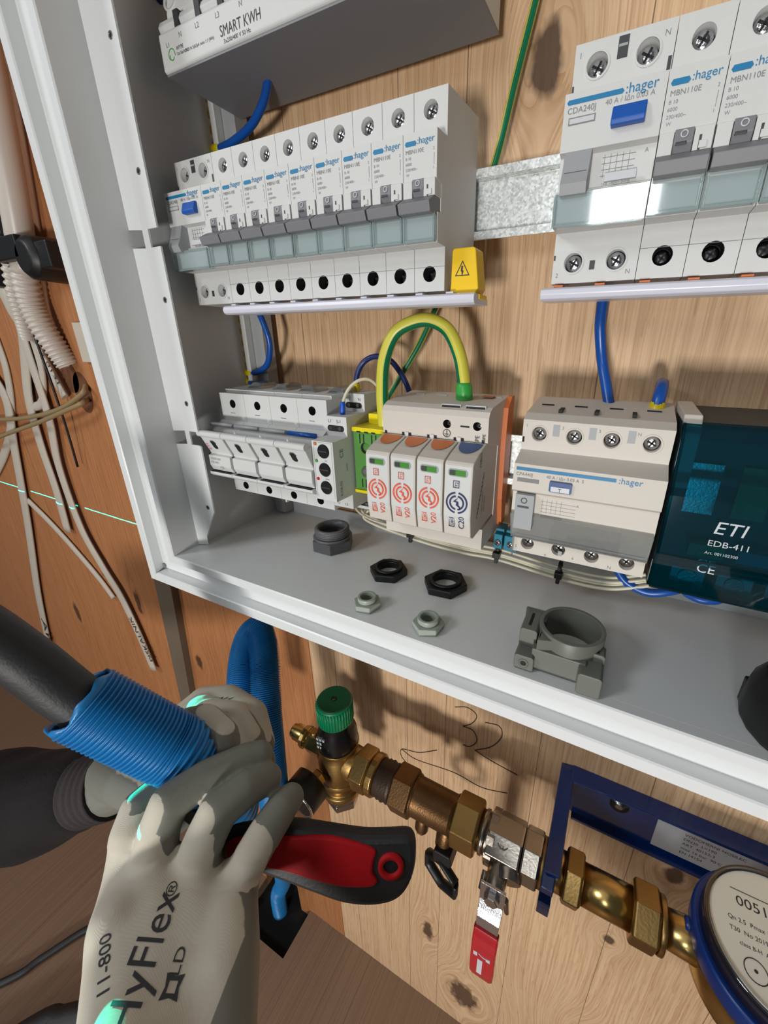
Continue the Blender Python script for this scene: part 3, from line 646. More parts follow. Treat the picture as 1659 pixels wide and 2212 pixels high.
# green earth terminal block
t = thing('earth_terminal', 'green earth terminal block with yellow top and bottom trim beside the relay', 'terminal block', (-65.5, 0, Z3))
b = B(); b.plate((0, 41, -19), (1, 0, 0), (0, 0, 1), 24, 41, [(9.2, 30, 3.9, 10), ], 0, 1); b.box(0, 24, 2, 38, -19, 22, 0)
b.add([(0, 38, -19), (0, 41, -19), (0, 41, 22), (0, 38, 22)], [(0, 1, 2, 3)]); b.add([(24, 38, -19), (24, 41, -19), (24, 41, 22), (24, 38, 22)], [(0, 1, 2, 3)])
b.build('block', ['block_green', 'hole_dark'], t, True)
b = B(); b.box(-.4, 24.4, 2, 42.2, 22, 25, 0, bv=.5); b.box(-.4, 24.4, 26, 42.2, -21.2, -19, 0, bv=.4); b.box(4, 24.4, 18, 28, 25, 32, 0, bv=.4); b.build('trim', 'trim_yellow', t, True, bevel=.3)
b = B()
for x in (4.6, 7.6, 14.0, 17.2): b.box(x, x + .9, 40.8, 41.15, 33 - 19, 39.5 - 19)
for x in (5, 8): b.box(x, x + .9, 40.8, 41.15, -17, -11)
for x in (3.5, 9.5, 15): b.box(x, x + 3, 41.9, 42.35, 21.6, 22.6)
b.build('slot', 'hole_dark', t, True)
screw(t, (9.4, 42.6, -5.4), 4.0, 2, name='screw', slot=False)
# ---------------------------------------------------------------- surge arrester
t = thing('surge_arrester', 'cream surge arrester with three red marked and one blue marked cartridge', 'surge arrester', (-40, 0, Z3))
b = B(); prof = [(2, -44), (44, -44), (44, -30), (22, -29), (22, 18), (44, 24), (44.5, 38), (42.5, 41), (38, 43), (4, 46), (2, 46)]
b.module(prof, 0, 68.6, {5: [(43.6, 9.0, 2.5, 7), (62.0, 9.0, 2.5, 7)]}, 0, 1); b.build('base', ['abs_cream', 'hole_dark'], t, True, bevel=.6)
for x in (43.6, 62.0): screw(t, (x, 40.5, 32.6), 2.2, 2, m='steel', slot=True)
b = B(); b.prism([(2, -40), (10, -40), (14, -20), (16, 20), (15, 40), (8, 46.2), (2, 46)], 68.6, 71.6); b.box(55, 62, 12, 18, 46, 46.15); b.build('side_cover', 'orange_plastic', t, True, bevel=.6)
b = B()
for x in (8, 24): b.box(x, x + 7, 14, 15.2, 45.1, 45.55)
for x in (38, 53): b.box(x, x + 12, 37.8, 39.6, 42.2, 43.7, 0)
b.box(57, 66, 10, 12, 45.2, 45.8); b.build('vent_slot', ['paper'], t, True)
b = B()
for x in (38, 53): b.box(x + .4, x + 11.6, 38.8, 40.3, 42.0, 43.0)
b.box(52, 57.4, 44.3, 44.75, 32, 32.8)
for i in range(4):
    for xx in (1.2, 13.6): b.box(i * 17.15 + xx, i * 17.15 + xx + 1.6, 43.5, 44.2, 22.6, 25.6)
b.build('slot', 'hole_dark', t, True)
b = B()
for i in range(3): b.box(17.15 * (i + 1) - 1.1, 17.15 * (i + 1) + 1.1, 43, 44.9, 20, 26)
b.build('latch', 'abs_white', t, True, bevel=.2)
b = B(); y = 44.62
b.text('PE', 3.6, (63.6, y, 24.4), 0, u=(0, 0, 1), v=(-1, 0, 0)); b.text('NPE', 2.6, (67.2, y, 24.4), 0, u=(0, 0, 1), v=(-1, 0, 0))
b.ring((43.6, 44.4, 27.6), (0, 1, 0), 2.4, 2.1, .2, 24); b.box(43.45, 43.75, 44.4, y, 27.2, 29.4)
for k, w in enumerate((1.5, 1.0, .5)): b.box(43.6 - w, 43.6 + w, 44.4, y, 27.1 - k * .6, 27.25 - k * .6)
b.build('printing', ['ink_dark'], t, True)
arcfaces = []
def arc(b, cx, cz, r, w, a0, a1, m=0, nn=14, d=0):
    vs = []
    for k in range(nn + 1):
        a = a0 + (a1 - a0) * k / nn; vs += [(cx + (r - w) * math.cos(a), d, cz + (r - w) * math.sin(a)), (cx + r * math.cos(a), d, cz + r * math.sin(a))]
    b.add(vs, [(2 * k, 2 * k + 1, 2 * k + 3, 2 * k + 2) for k in range(nn)], m)
for i in range(4):
    x0 = 17.15 * i; ink = 'ink_navy' if i == 3 else 'ink_red'
    b = B(); b.prism([(22, -27.5), (60, -29), (64.6, -26.5), (66.6, -14), (66, 15.8), (64.6, 17.4), (58, 20.0), (45, 23.6), (22, 24)], x0 + .45, x0 + 16.7)
    c = b.build('plug_in_cartridge', 'abs_cream', t, True, bevel=.5)
    b = B(); b.prism([(64.4, -26), (66.75, -14), (66.15, 15.6), (65.0, 15.6), (65, -14), (63.5, -26)], x0 + 1.2, x0 + 15.9); b.build('front_label', 'abs_white', c, True)
    n = 20; b = B(); vs = [(x0 + 8.6 + 6.6 * math.cos(a), 59.2 - 9.6 * abs(math.sin(a)) * 0 - 9 * (1 - 0) * 0 + 0, 0) for a in [0]]
    pts = [(x0 + 2.0, 46)] + [(x0 + 8.6 - 6.6 * math.cos(math.pi * k / n), 47 + 10.5 * math.sin(math.pi * k / n)) for k in range(n + 1)] + [(x0 + 15.2, 46)]
    def zt(d): return 23.9 - (d - 45) * (3.6 / 13)
    b.add([(x, d, zt(d) + .1) for x, d in pts], [tuple(range(len(pts)))])
    b.build('release_tab', 'slate_blue' if i == 3 else 'orange_plastic', c, True)
    b = B(); b.ext([(x0 + 2.6 + 1.6 + 1.6 * math.cos(a), 11.6 + 2.2 * math.sin(a)) for a in [math.pi / 2 + k * math.pi / 6 for k in range(7)]] + [(x0 + 12.6 + 1.6 * math.cos(a), 11.6 + 2.2 * math.sin(a)) for a in [-math.pi / 2 + k * math.pi / 6 for k in range(7)]], lambda x, z, q: (x, q, z), 65.8, 66.35, 0)
    b.build('window_frame', 'abs_midgrey', c, True)
    b = B(); b.box(x0 + 4, x0 + 12.9, 66.2, 66.5, 10.0, 13.1, 0); b.box(x0 + 3.6, x0 + 7, 66.3, 66.62, 10.2, 12.8, 1); b.build('status_window', ['window_green', 'abs_dark'], c, True)
    b = B(); y = 66.95; cx, cz = x0 + 8.4, -5.6
    for r, w in ((6.4, .95), (4.4, .95)):
        for s in (0, 1): arc(b, cx, cz, r, w, -math.pi / 2 + .16 + s * math.pi, math.pi / 2 - .16 + s * math.pi, 0, 16, y)
    b.add([(cx + p[0], y, cz + p[1]) for p in ((.9, 3.3), (-2.2, .6), (-.2, .2), (-.4, -1.4), (1.4, -2.6), (2.0, -3.9), (2.2, -2.0), (1.2, -1.4), (1.0, .8), (-.6, 1.0))], [tuple(range(10))])
    b.box(x0 + 6.0, x0 + 9.6, y - .02, y, 3.1, 3.4); b.box(x0 + 6.0, x0 + 9.6, y - .02, y, 6.9, 7.2); b.box(x0 + 6.0, x0 + 6.3, y - .02, y, 3.1, 7.2); b.box(x0 + 9.3, x0 + 9.6, y - .02, y, 3.1, 7.2)
    b.text('T2', 2.5, (x0 + 8.9, y, 3.7), 0, u=(0, 0, 1), v=(-1, 0, 0))
    yb = 66.4
    b.text('OBO', 2.3, (x0 + 6.6, 66.2, -20.0), 0, u=(0, .1, 1), v=(-1, 0, 0)); b.box(x0 + 4.0, x0 + 4.25, 65.9, 66.4, -20.6, -15); b.box(x0 + 7.0, x0 + 7.25, 65.9, 66.4, -20.6, -15); b.box(x0 + 4, x0 + 7.2, 65.7, 66.2, -20.8, -20.5); b.box(x0 + 4, x0 + 7.2, 66.2, 66.75, -15.2, -14.9)
    b.text('C20' if i == 3 else 'V20', 4.7, (x0 + 13.0, 66.0, -21.4), 0, u=(0, .12, 1), v=(-1, 0, 0))
    b.build('printing', ink, c, True)
b = B(); xr = 16.82 + 17.15 * 3
for i in range(10): b.box(xr - .1, xr, 55 - i * 1.0, 55.5 - i * 1.0, -18 + 2.4 * i, -14 + 2.4 * i)
b.text('OBO', 4, (xr + .05, 52, 12), 0, u=(0, 0, 1), v=(0, 1, 0)); b.text('V20-C 3+NPE', 2.4, (xr + .05, 46, -18), 0, u=(0, 0, 1), v=(0, 1, 0)); b.text('Imax 40kA', 2.4, (xr + .05, 42, -18), 0, u=(0, 0, 1), v=(0, 1, 0)); b.build('side_printing', 'ink_dark', t, True)
# ---------------------------------------------------------------- four-pole residual current switch
t = thing('residual_current_device', 'wide four-pole residual current switch with clear lower cover beside the teal block', 'residual current switch', (47.4, 0, Z3))
prof = [(2, -39), (44, -39), (44, -27), (48, -25), (54, -10), (54, 2), (57.4, 4), (56.6, 18.4), (44, 23), (44, 39.2), (38, 42), (6, 46.5), (2, 46.5)]
b = B(); b.module(prof, .1, 69.9, {1: [(8.75 + 17.5 * i, 6.2, 3.8, 6) for i in range(4)], 8: [(8.75 + 17.5 * i, 9.0, 3.8, 6) for i in range(4)]}, 0, 1)
for i in range(4):
    b.ring((8.75 + 17.5 * i, 43.9, 32), (0, 1, 0), 4.7, 3.9, .4, 24, 0)
b.build('housing', ['abs_cream', 'hole_dark'], t, True, bevel=.3)
for i in range(4): screw(t, (8.75 + 17.5 * i, 41.6, 31.9), 3.3, 2); screw(t, (8.75 + 17.5 * i, 41.6, -32.8), 3.3, 2, m='steel')
b = B()
for i in range(3): b.box(15.6 + 17.5 * i, 19.0 + 17.5 * i, 43.8, 44.12, 31.5, 37.5, 0)
for i in range(4): b.box(5 + 17.5 * i, 11.5 + 17.5 * i, 21.6, 22.8, 44.2, 44.75, 1)
for i in range(3): b.box(16 + 17.5 * i, 18 + 17.5 * i, 26, 36, 42.6, 44.0, 1)
b.box(26.5, 28.6, 43.8, 44.15, -36.5, -33.5, 0); b.box(.3, 1.4, 43.8, 44.12, 27, 30, 1); b.box(.3, 1.2, 43.8, 44.12, -30, -28.6, 1)
b.build('slot', ['abs_midgrey', 'hole_dark'], t, True)
b = B(); y = 57.0
b.add([(1.5, y, 15.0), (49, y, 15.0), (49, y, 16.7), (1.5, y, 16.7)], [(0, 1, 2, 3)]); b.text(':hager', 4.2, (50, y, 14.6), 0); b.text('CPA440J', 2.4, (1.5, y + .1, 12.2), 1); b.text('40 A / I∆n 0.03 A  S', 2.2, (17, y + .1, 12.4), 1)
b.text('A', 2, (33, 54.1, -2), 1)
for i in range(5): b.box(16 + i * 2.4, 16.15 + i * 2.4, 53.95, 54.1, -8, 0, 1)
for i in range(4): b.box(15.5, 33, 53.95, 54.1, -7.5 + i * 2, -7.35 + i * 2, 1)
b.text('1', 2.2, (1.6, 44.15, 35.4), 1); b.text('3', 2.2, (20, 44.15, 35.4), 1); b.text('5', 2.2, (37.4, 44.15, 35.4), 1); b.text('N', 2.2, (54.6, 44.15, 35.4), 1); b.text('2', 2.2, (2, 44.15, -36.5), 1); b.text('4', 2.2, (19, 44.15, -38.5), 1); b.text('6', 2.2, (34, 44.15, -37), 1); b.text('N', 2.6, (52.5, 44.15, -38), 1)
b.build('printing', ['ink_blue', 'ink_grey'], t, True)
b = B(); b.box(2.4, 13.6, 56.7, 57.3, 8.8, 11.0, 0); b.build('label_slot', 'ink_grey', t, True, bevel=.2)
b = B(); b.box(19, 30, 56.5, 58.6, 6.0, 11.4, 0, bv=.5); b.box(20, 29, 58.5, 58.9, 6.4, 9, 1); b.text('T', 2.6, (23.6, 59, 6.5), 2); b.build('test_button', ['slate_blue', 'paper', 'ink_navy'], t, True)
b = B(); b.prism([(54, 2), (58, 2), (58, -14), (58.6, -17.6), (52, -17.6)], 2.6, 12.4, 0); b.ring((7.2, 57.9, -1.2), (0, 1, 0), 1.7, 1.2, .25, 22, 1); b.box(4, 10, 57.9, 58.15, -5.4, -4.2, 1); b.build('toggle', ['abs_midgrey', 'abs_dark'], t, True, bevel=.3)
b = B(); b.box(16, 27, 54, 54.3, -10.6, -9.2); b.build('engraved_slot', 'ink_grey', t, True)
b = B(); b.prism([(54.6, -9), (57.4, -10), (51.5, -26.5), (45.2, -28.0), (45.2, -27.2), (50.6, -25.6)], .4, 69.6, 0); b.prism([(44.4, -41.6), (46, -41.6), (46, -28), (44.4, -28)], .4, 1.2); b.build('clear_guard', 'clear_smoke', t, True)
# ---------------------------------------------------------------- teal distribution block
t = thing('distribution_block', 'dark teal see-through distribution block marked ETI at the right', 'distribution block', (118.5, 0, Z3))
b = B(); b.prism([(2, -40), (30, -38), (40, -34), (44, 44), (2, 46)], 0.5, 108, 0); b.build('core', 'teal_core', t, True)
b = B(); b.prism([(2, 38), (46, 38), (46, 20), (50, 14), (50, 40), (44, 47), (2, 48)], .3, 7.5); b.build('end_frame', 'abs_cream', t, True, bevel=.5)
b = B()
for i in range(5):
    b.box(14 + i * 19, 28 + i * 19, 44, 50, -18, -12, i % 2); b.box(10 + i * 19, 24 + i * 19, 34, 47, -35, -27, 2); b.lathe((17 + i * 19, 47, -31), (0, 1, 0), [(4, 0), (4, 1.5)], 16, 3); b.tube([(21 + i * 19, 46, -33), (24 + i * 19, 44, -38)], 2.2, 8, 4 if i % 2 else 2)
    b.box(8 + i * 19, 20 + i * 19, 44, 46, 2, 26, 3 if i % 3 == 0 else 0)
b.build('contact', ['block_green', 'terminal_teal', 'paper', 'steel', 'wire_yellow'], t, True)
b = B()
pr = [(46.5, -38), (57, -35), (58.5, -22), (62, -15), (62, 14), (58, 20), (56, 38), (50, 44), (48.6, 43), (54.4, 37), (56.4, 19.4), (60.4, 13.6), (60.4, -14.6), (57, -21.6), (55.4, -34), (46.5, -36.6)]
b.prism(pr, 0, 109); b.prism([(16, -40), (57, -35), (58.5, -22), (62, -15), (62, 14), (58, 20), (56, 38), (50, 44), (16, 44)], 0, 1.2); b.prism([(16, -40), (57, -35), (57, -36), (16, -41)], 1, 109); b.build('shell', 'teal_shell', t, True)
b = B(); b.text('ETI', 8.4, (18.5, 62.15, -.5), 0, v=(.18, 0, 1), sx=1.05); b.text('EDB-411', 3.9, (18, 62.15, -6.5), 0, sx=1.1); b.text('Art. 001102300', 1.9, (18, 62.15, -10.6), 0); b.text('CE', 6, (17, 60.4, -21), 0)
b.build('printing', 'ink_white', t, True)
# ================================================================ TOP DEVICE
t = thing('energy_meter', 'white rail-mounted device with printed lower terminal cover at the top edge', 'energy meter', (-186.2, 0, 84))
b = B(); b.prism([(-12, 0), (43, 0), (44, 1), (44, 17), (43, 18), (36, 18), (36, 30), (30, 60), (-12, 60)], 0, 190); b.build('housing', 'abs_white', t, True, bevel=.6)
b = B(); b.prism([(-12, -1), (42.6, -1), (42.6, 0), (-12, 0)], 0.4, 190); b.build('underside', 'abs_grey', t, True)
b = B(); b.prism([(36, 19.6), (40, 20), (41, 22.5), (39.5, 25.5), (36, 26)], -3, 190); b.build('ridge', 'abs_white', t, True, bevel=.5)
b = B()
for i in range(9): b.box(12 + i * 18, 16 + i * 18, 38.5, 41.4, 19.2, 26.4)
b.build('ridge_slot', 'ink_dark', t, True)
for i in range(9):
    b = B(); dd = 36.2 - .0; b.ring((3.5 + 18 * i, 33.6, 36), V((0, 1, .2)), 5.6, 4.2, 1.6, 26, 0); b.lathe((3.5 + 18 * i, 33.4, 36), V((0, 1, .2)), [(4.3, 0), (4.3, .9)], 24, 1); b.build('terminal_hole', ['abs_white', 'hole_dark'], t, True)
b = B(); y = 44.15
b.text('L1', 3, (5.6, y, 10.4), 0); b.text('N', 3.4, (17.4, y, 12.2), 0); b.text('L2', 3.4, (31.5, y, 12.6), 0); b.text('L3', 3.4, (48, y, 12.6), 0); b.text('N', 3.4, (66, y, 12.6), 0)
b.text('SMART KWH', 6.6, (50, y, 4.6), 1, sx=.8); b.text('3x230/400 V 50 Hz', 2.6, (52, y, 1.6), 1)
b.text('WYPE', 2.4, (13.6, y, 7.6), 1); b.text('Cat.5 x 1 MID', 1.8, (13.6, y, 5.4), 1); b.text('L1 L2 L3 N 5(65)A ratio 1:1 (Wh)', 2.0, (17.6, y, 5.2), 1)
arc(b, 9.2, 6.6, 3.0, .5, -.3, 3.9, 2, 16, y); arc(b, 9.2, 6.0, 2.0, .5, 2.6, 6.0, 2, 16, y)
b.build('printing', ['ink_grey', 'ink_dark', 'ferrule_green'], t, True)
# ================================================================ WIRES
def wire(name, path, r, m, label, cat='wire', group=None, n=12):
    b = B(); b.tube(path, r, n); o = b.build(name, m); tag(o, label, cat, group); return o
def gy(name, path, r, label, frac=.2, ph=.0, sub=10):
    b = B(); b.tube(path, r, 20, sub=sub, mfn=lambda a, i: 1 if (a + ph) % .5 < frac else 0); return tag(b.build(name, ['wire_yellow', 'wire_green']), label, 'wire')
def ferrule(p0, p1, r, m, label, cat='ferrule', group=None):
    b = B(); p0 = V(p0); p1 = V(p1); L = (p1 - p0).length
    b.lathe(p0, p1 - p0, [(r * .8, 0), (r * .95, L * .15), (r, L * .9), (r * .9, L)], 20); o = b.build('wire_ferrule', m); return tag(o, label, cat, group)
wire('blue_wire', [(-127.1, 18.0, 95.9), (-131.7, 14.0, 87.3), (-142.6, 8.0, 78.8), (-160.9, 3.0, 70.4), (-183.3, 0.0, 66.0), (-201.7, -2.0, 65.1)], 2.6, 'wire_blue', 'blue wire curving from under the top device to the brass bar')
ferrule((-198.8, -2.0, 65.2), (-209.7, -3.0, 66.2), 3.3, 'ferrule_yellow', 'yellow ferrule where the upper blue wire meets the brass bar')
wire('blue_wire', [(-202, 20, 170), (-201, 22, 140), (-219.5, 22.0, 129.7), (-216.4, 24.0, 117.1), (-211.0, 26.0, 106.5), (-216.1, 20.0, 106.2)], 3.4, 'wire_navy', 'dark blue wire running down left of the top device')
wire('blue_wire', [(-177.7, 4.0, -42.1), (-172.1, 4.0, -54.6), (-171.1, 2.0, -68.4), (-178.4, 0.0, -82.9), (-191.4, -2.0, -89.6), (-201.8, -2.0, -91.5)], 2.4, 'wire_blue', 'blue wire loop beside the brass bar between the two device rows')
ferrule((-199.5, -2.0, -91.4), (-209.6, -3.0, -91.0), 3.0, 'ferrule_yellow', 'yellow ferrule at the end of the blue loop below the long busbar')
wire('blue_wire', [(-205.7, -2.0, -99.4), (-191.4, 2.0, -100.1), (-179.5, 4.0, -102.4), (-174.4, 2.0, -107.0)], 2.2, 'wire_blue', 'short blue wire end just above the fuse holders')
ferrule((-202.9, -2.0, -99.3), (-211.2, -3.0, -98.5), 2.9, 'ferrule_yellow', 'lower yellow ferrule on the brass bar just above the fuse holders')
gy('earth_wire', [(22.7, -16.0, 103.1), (19.9, -16.0, 90.5), (13.4, -14.0, 62.4), (5.3, -12.0, 27.9), (-9.2, -12.0, -8.1), (-27.7, -10.0, -42.4), (-39.8, -6.0, -68.2), (-57.4, 0.0, -97.3), (-62.9, 10.0, -115.2), (-48, 24, -124)], 2.1, 'green and yellow earth wire running diagonally behind the rail down to the green terminal', frac=.22, ph=.32)
gy('earth_wire', [(-45, 33, -130), (-45.6, 34.0, -113.4), (-47.3, 32.0, -97.4), (-46.4, 30.0, -77.6), (-39.7, 28.0, -62.0), (-28.5, 26.0, -55.6), (-17.1, 24.0, -54.5), (-6.5, 22.0, -60.1), (1.0, 22.0, -73.2), (4.3, 22.0, -86.3), (5.3, 22.0, -95.8)], 4.0, 'thick yellow and green earth wire looping up into the surge arrester', frac=.13, ph=.02)
ferrule((4.7, 22.0, -89.3), (5.5, 22.0, -100.2), 5.2, 'ferrule_green', 'green sleeve where the thick earth loop enters the surge arrester')
wire('blue_wire', [(-81.8, 12.0, -97.3), (-80.6, 11.0, -87.7), (-75.9, 9.0, -79.5), (-66.4, 8.0, -75.7), (-55.8, 7.0, -78.0), (-48.7, 5.0, -86.2), (-43.8, 4.0, -95.4), (-42.0, 2.0, -104.1)], 1.9, 'wire_navy', 'small dark blue wire loop behind the thick earth loop')
ferrule((-81.6, 12.0, -94.1), (-82.1, 12.0, -101.3), 3.0, 'ferrule_yellow', 'yellow ferrule of the small dark blue loop on the relay')
wire('thin_wire', [(-75.4, 38.0, -108.9), (-74.4, 37.0, -101.9), (-70.8, 35.0, -94.7), (-65.2, 32.0, -90.0), (-59.8, 28.0, -89.5), (-56.0, 24.0, -93.9), (-55.5, 20.0, -101.6), (-59.1, 16.0, -110.8)], 1.1, 'wire_cream', 'thin cream wire arching out of the relay terminal')
ferrule((-75.0, 38.0, -103.7), (-75.7, 38.0, -112.0), 1.9, 'ferrule_blue', 'tiny blue ferrule of the thin cream wire on the relay')
wire('blue_wire', [(75.1, 10.0, -41.3), (74.8, 6.0, -49.6), (75.2, 2.0, -59.7), (78.4, 0.0, -75.3), (82.8, 4.0, -88.6), (87.5, 10.0, -102.9)], 2.9, 'wire_blue', 'straight blue wire between the upper and lower right devices')
wire('blue_wire', [(109.3, 14.0, -99.4), (109.6, 12.0, -93.4), (110.2, 6.0, -88.8), (110.8, -6.0, -87.8), (111.3, -18.0, -90.8)], 3.1, 'wire_blue', 'short blue wire stub rising from the yellow ferrule at the lower right')
ferrule((109.4, 12.0, -95.8), (109.6, 15.0, -103.5), 4.0, 'ferrule_yellow', 'yellow ferrule on top of the wide four-pole switch')
for i, (dz, dd, nm) in enumerate(((0, 0, 'upper'), (-2.3, 2.2, 'second'), (-4.5, 1, 'third'), (-6.2, 3.6, 'lowest'))):
    P = [(-84 + 4 * i, 14 + dd, -186 + dz * .5), (-74, 15 + dd, -192 + dz), (-31, 16 + dd, -198.5 + dz), (6, 16 + dd, -200.5 + dz), (33, 15 + dd, -200 + dz), (71, 15 + dd, -203.5 + dz), (100, 15 + dd, -203.5 + dz), (118, 14 + dd, -198 + dz), (132, 12 + dd, -192 + dz)]
    wire('thin_wire', P, 1.05, 'wire_cream', '%s thin cream wire of the bundle under the lower row' % nm, 'wire', 'cream wires bundled under the lower row')
wire('thin_wire', [(-84, 20, -187), (-78, 22, -191), (-66, 22, -195), (-50, 20, -197), (-36, 16, -196)], .9, 'cable_white', 'thin white wire hanging below the relay')
wire('blue_wire', [(102, 12, -190), (108.9, 15.0, -199.8), (115.3, 16.0, -204.3), (125.0, 17.0, -206.1), (135.2, 16.0, -202.9), (142.8, 12.0, -198.6), (140, 8, -190)], 2.5, 'wire_blue', 'blue wire hanging in a loop below the four-pole switch')
wire('blue_wire', [(139, 6, -190), (142.1, 12.0, -200.7), (148.8, 12.0, -205.0), (155.6, 12.0, -205.1), (161.8, 10.0, -202.2), (168, 4, -188)], 2.5, 'wire_blue', 'blue wire loop below the teal block, right of the other loop')
def tie(c, label, tail=(0, 3, -8)):
    b = B(); x, d, z = c
    b.ring((x - 1.2, d, z), (1, 0, 0), 5.2, 4.2, 2.4, 16); b.box(x - 2.4, x + 2.4, d + 3.6, d + 8, z - 3.4, z + .6, 0); b.box(x - 1.2, x + 1.2, d + 4, d + 7, z - 7.6, z - 3, 0)
    return tag(b.build('cable_tie', 'black_plastic', bevel=.3), label, 'cable tie', 'black cable ties on the cream wires')
tie((-33, 16, -199), 'black cable tie on the wires below the surge arrester cartridges'); tie((33, 16, -199.5), 'black cable tie beside the small teal terminals'); tie((74, 16, -204), 'black cable tie below the middle of the four-pole switch')
for x, lab in ((30.5, 'left small teal screw terminal under the gap beside the surge arrester'), (37.5, 'right small teal screw terminal next to the four-pole switch')):
    t = thing('screw_terminal', lab, 'terminal', (x, 6, -196), 'small teal screw terminals'); w = 5.6 if x < 35 else 8.6
    b = B(); b.box(0, w, 0, 16, 0, 10.5); b.box(0, w, 2, 12, 10.5, 13); b.build('block', 'terminal_teal', t, True, bevel=.3); screw(t, (w / 2, 17, 4.6), 2.4, 1.6, name='screw')
b = B(); b.box(-60, -47, 8, 17, -192, -188.6); b.box(-52, -46, 8, 17, -196.5, -189); tag(b.build('rail_clip', 'terminal_blue', bevel=.3), 'bright blue plastic clip just below the first surge arrester cartridge', 'clip')
for k, (x0, x1, z, lab) in enumerate(((-44, -26, -191.5, 'short bare screw strip under the surge arrester'), (62, 108, -190.6, 'bare screw strip under the four-pole switch'))):
    t = thing('screw_strip', lab, 'terminal strip', (x0, 8, z)); b = B(); b.box(0, x1 - x0, 0, 6, 0, 5); b.build('bar', 'steel', t, True)
    for j in range(int((x1 - x0) / 5)):
        screw(t, (2.5 + 5 * j, 8, 1.5), 1.9, 2.5, (0, 1, -.1), name='screw')
# ================================================================ LOOSE PARTS ON THE CABINET FLOOR
F0 = FZI
t = thing('cable_gland_nut', 'tall grey threaded gland with hexagonal base on the cabinet floor below the relay', 'cable gland', (-104.5, 24.5, F0))
b = B(); b.ring((0, 0, 0), (0, 0, 1), 17.4, 12, 9, 36, hexo=True); b.build('hex_base', 'gland_grey', t, True, bevel=.5)
b = B(); b.ring((0, 0, 9), (0, 0, 1), 15.6, 12, 2.0, 36); b.ring((0, 0, 11), (0, 0, 1), 13.6, 11.4, 7.5, 36)
for k in range(4): b.ring((0, 0, 11.8 + k * 1.7), (0, 0, 1), 14.1, 13.3, .8, 36)
b.build('threaded_collar', 'gland_grey', t, True)
for (x, d, r, rot, lab) in ((-41, 41.2, 14.2, .3, 'black hexagonal lock nut, left one of two on the cabinet floor'), (3, 38.2, 15.6, .1, 'black hexagonal lock nut, right one of two on the cabinet floor')):
    t = thing('lock_nut', lab, 'nut', (x, d, F0), 'black lock nuts on the cabinet floor')
    b = B(); b.ring((0, 0, 0), (0, 0, 1), r, r * .58, 5.4, 36, hexo=True); b.ring((0, 0, 5.4), (0, 0, 1), r * .72, r * .56, 1.8, 36); b.build('body', 'black_plastic', t, True, bevel=.7)
    t.rotation_euler.z = rot
for (x, d, r, rot, lab) in ((-33.4, 81.2, 9.2, .2, 'small pale grey gland nut near the front edge, left one of two'), (10.6, 82.4, 9.8, .4, 'small pale grey gland nut near the front edge, right one of two')):
    t = thing('gland_nut', lab, 'nut', (x, d, F0), 'pale gland nuts on the cabinet floor')
    b = B(); b.ring((0, 0, 0), (0, 0, 1), r, r * .5, 4.4, 36, hexo=True); b.build('hex_base', 'gland_pale', t, True, bevel=.5)
    b = B(); b.ring((0, 0, 4.4), (0, 0, 1), r * .66, r * .46, 3.4, 30); b.build('collar', 'gland_pale', t, True, bevel=.4); t.rotation_euler.z = rot
t = thing('pipe_clip', 'grey plastic pipe clip with open ring standing on the cabinet floor', 'pipe clip', (86, 70, F0))
b = B(); n = 36; pts = []
b.ring((2.5, 1, 3.5), (0, 0, 1), 16.4, 14.2, 17.5, 40); b.build('ring', 'clip_grey', t, True, bevel=.3)
b = B(); b.box(-22, -13, -6, 12, 0, 19, bv=1); b.box(-22, -12, 12, 21, 0, 9, bv=1); b.box(-23, -9, -10, -7, 8, 18); b.box(-12, -10.6, -8, 16, 4, 19); b.ext([(-12, 10), (-3, 15), (-12, 18)], lambda x, y, q: (x, y, q), 6, 19)
b.box(-14, 12, 13, 18, 0, 13); b.box(9, 20, 10, 24, 0, 12, bv=1); b.box(12, 20, 4, 12, 0, 16, bv=1)
b.build('foot', 'clip_grey', t, True, bevel=.5)
b = B(); b.ring((-17, 20.9, 4.6), (0, 1, 0), 2.6, 1.5, .4, 20, 1); b.lathe((-17, 20.8, 4.6), (0, 1, 0), [(1.6, 0), (1.6, .4)], 16, 0); b.box(-18.6, -17.2, -3, 8, 18.9, 19.2, 0); b.box(-12, -10, 2, 8, 14, 19.3, 0); b.box(12, 17, 7, 11, 13, 16.3, 0); b.build('slot', ['hole_dark', 'clip_grey'], t, True)
b = B(); c = (186, 72, F0)
b.lathe((188, 74, F0), (0, 0, 1), [(24, 0), (25, 3), (24, 18), (20, 26)], 20); b.box(165, 176, 62, 72, F0, F0 + 14); b.box(168, 178, 76, 84, F0, F0 + 8)
tag(b.build('cable_gland_nut', 'black_plastic', bevel=.8), 'black ribbed gland at the right edge of the cabinet floor', 'cable gland')
for i, (x, d) in enumerate(((30.5, 34.0, -225.0)[:2], (117.8, 33.9, -225.0)[:2], (-151.2, 12.5, -225.0)[:2])):
    pass
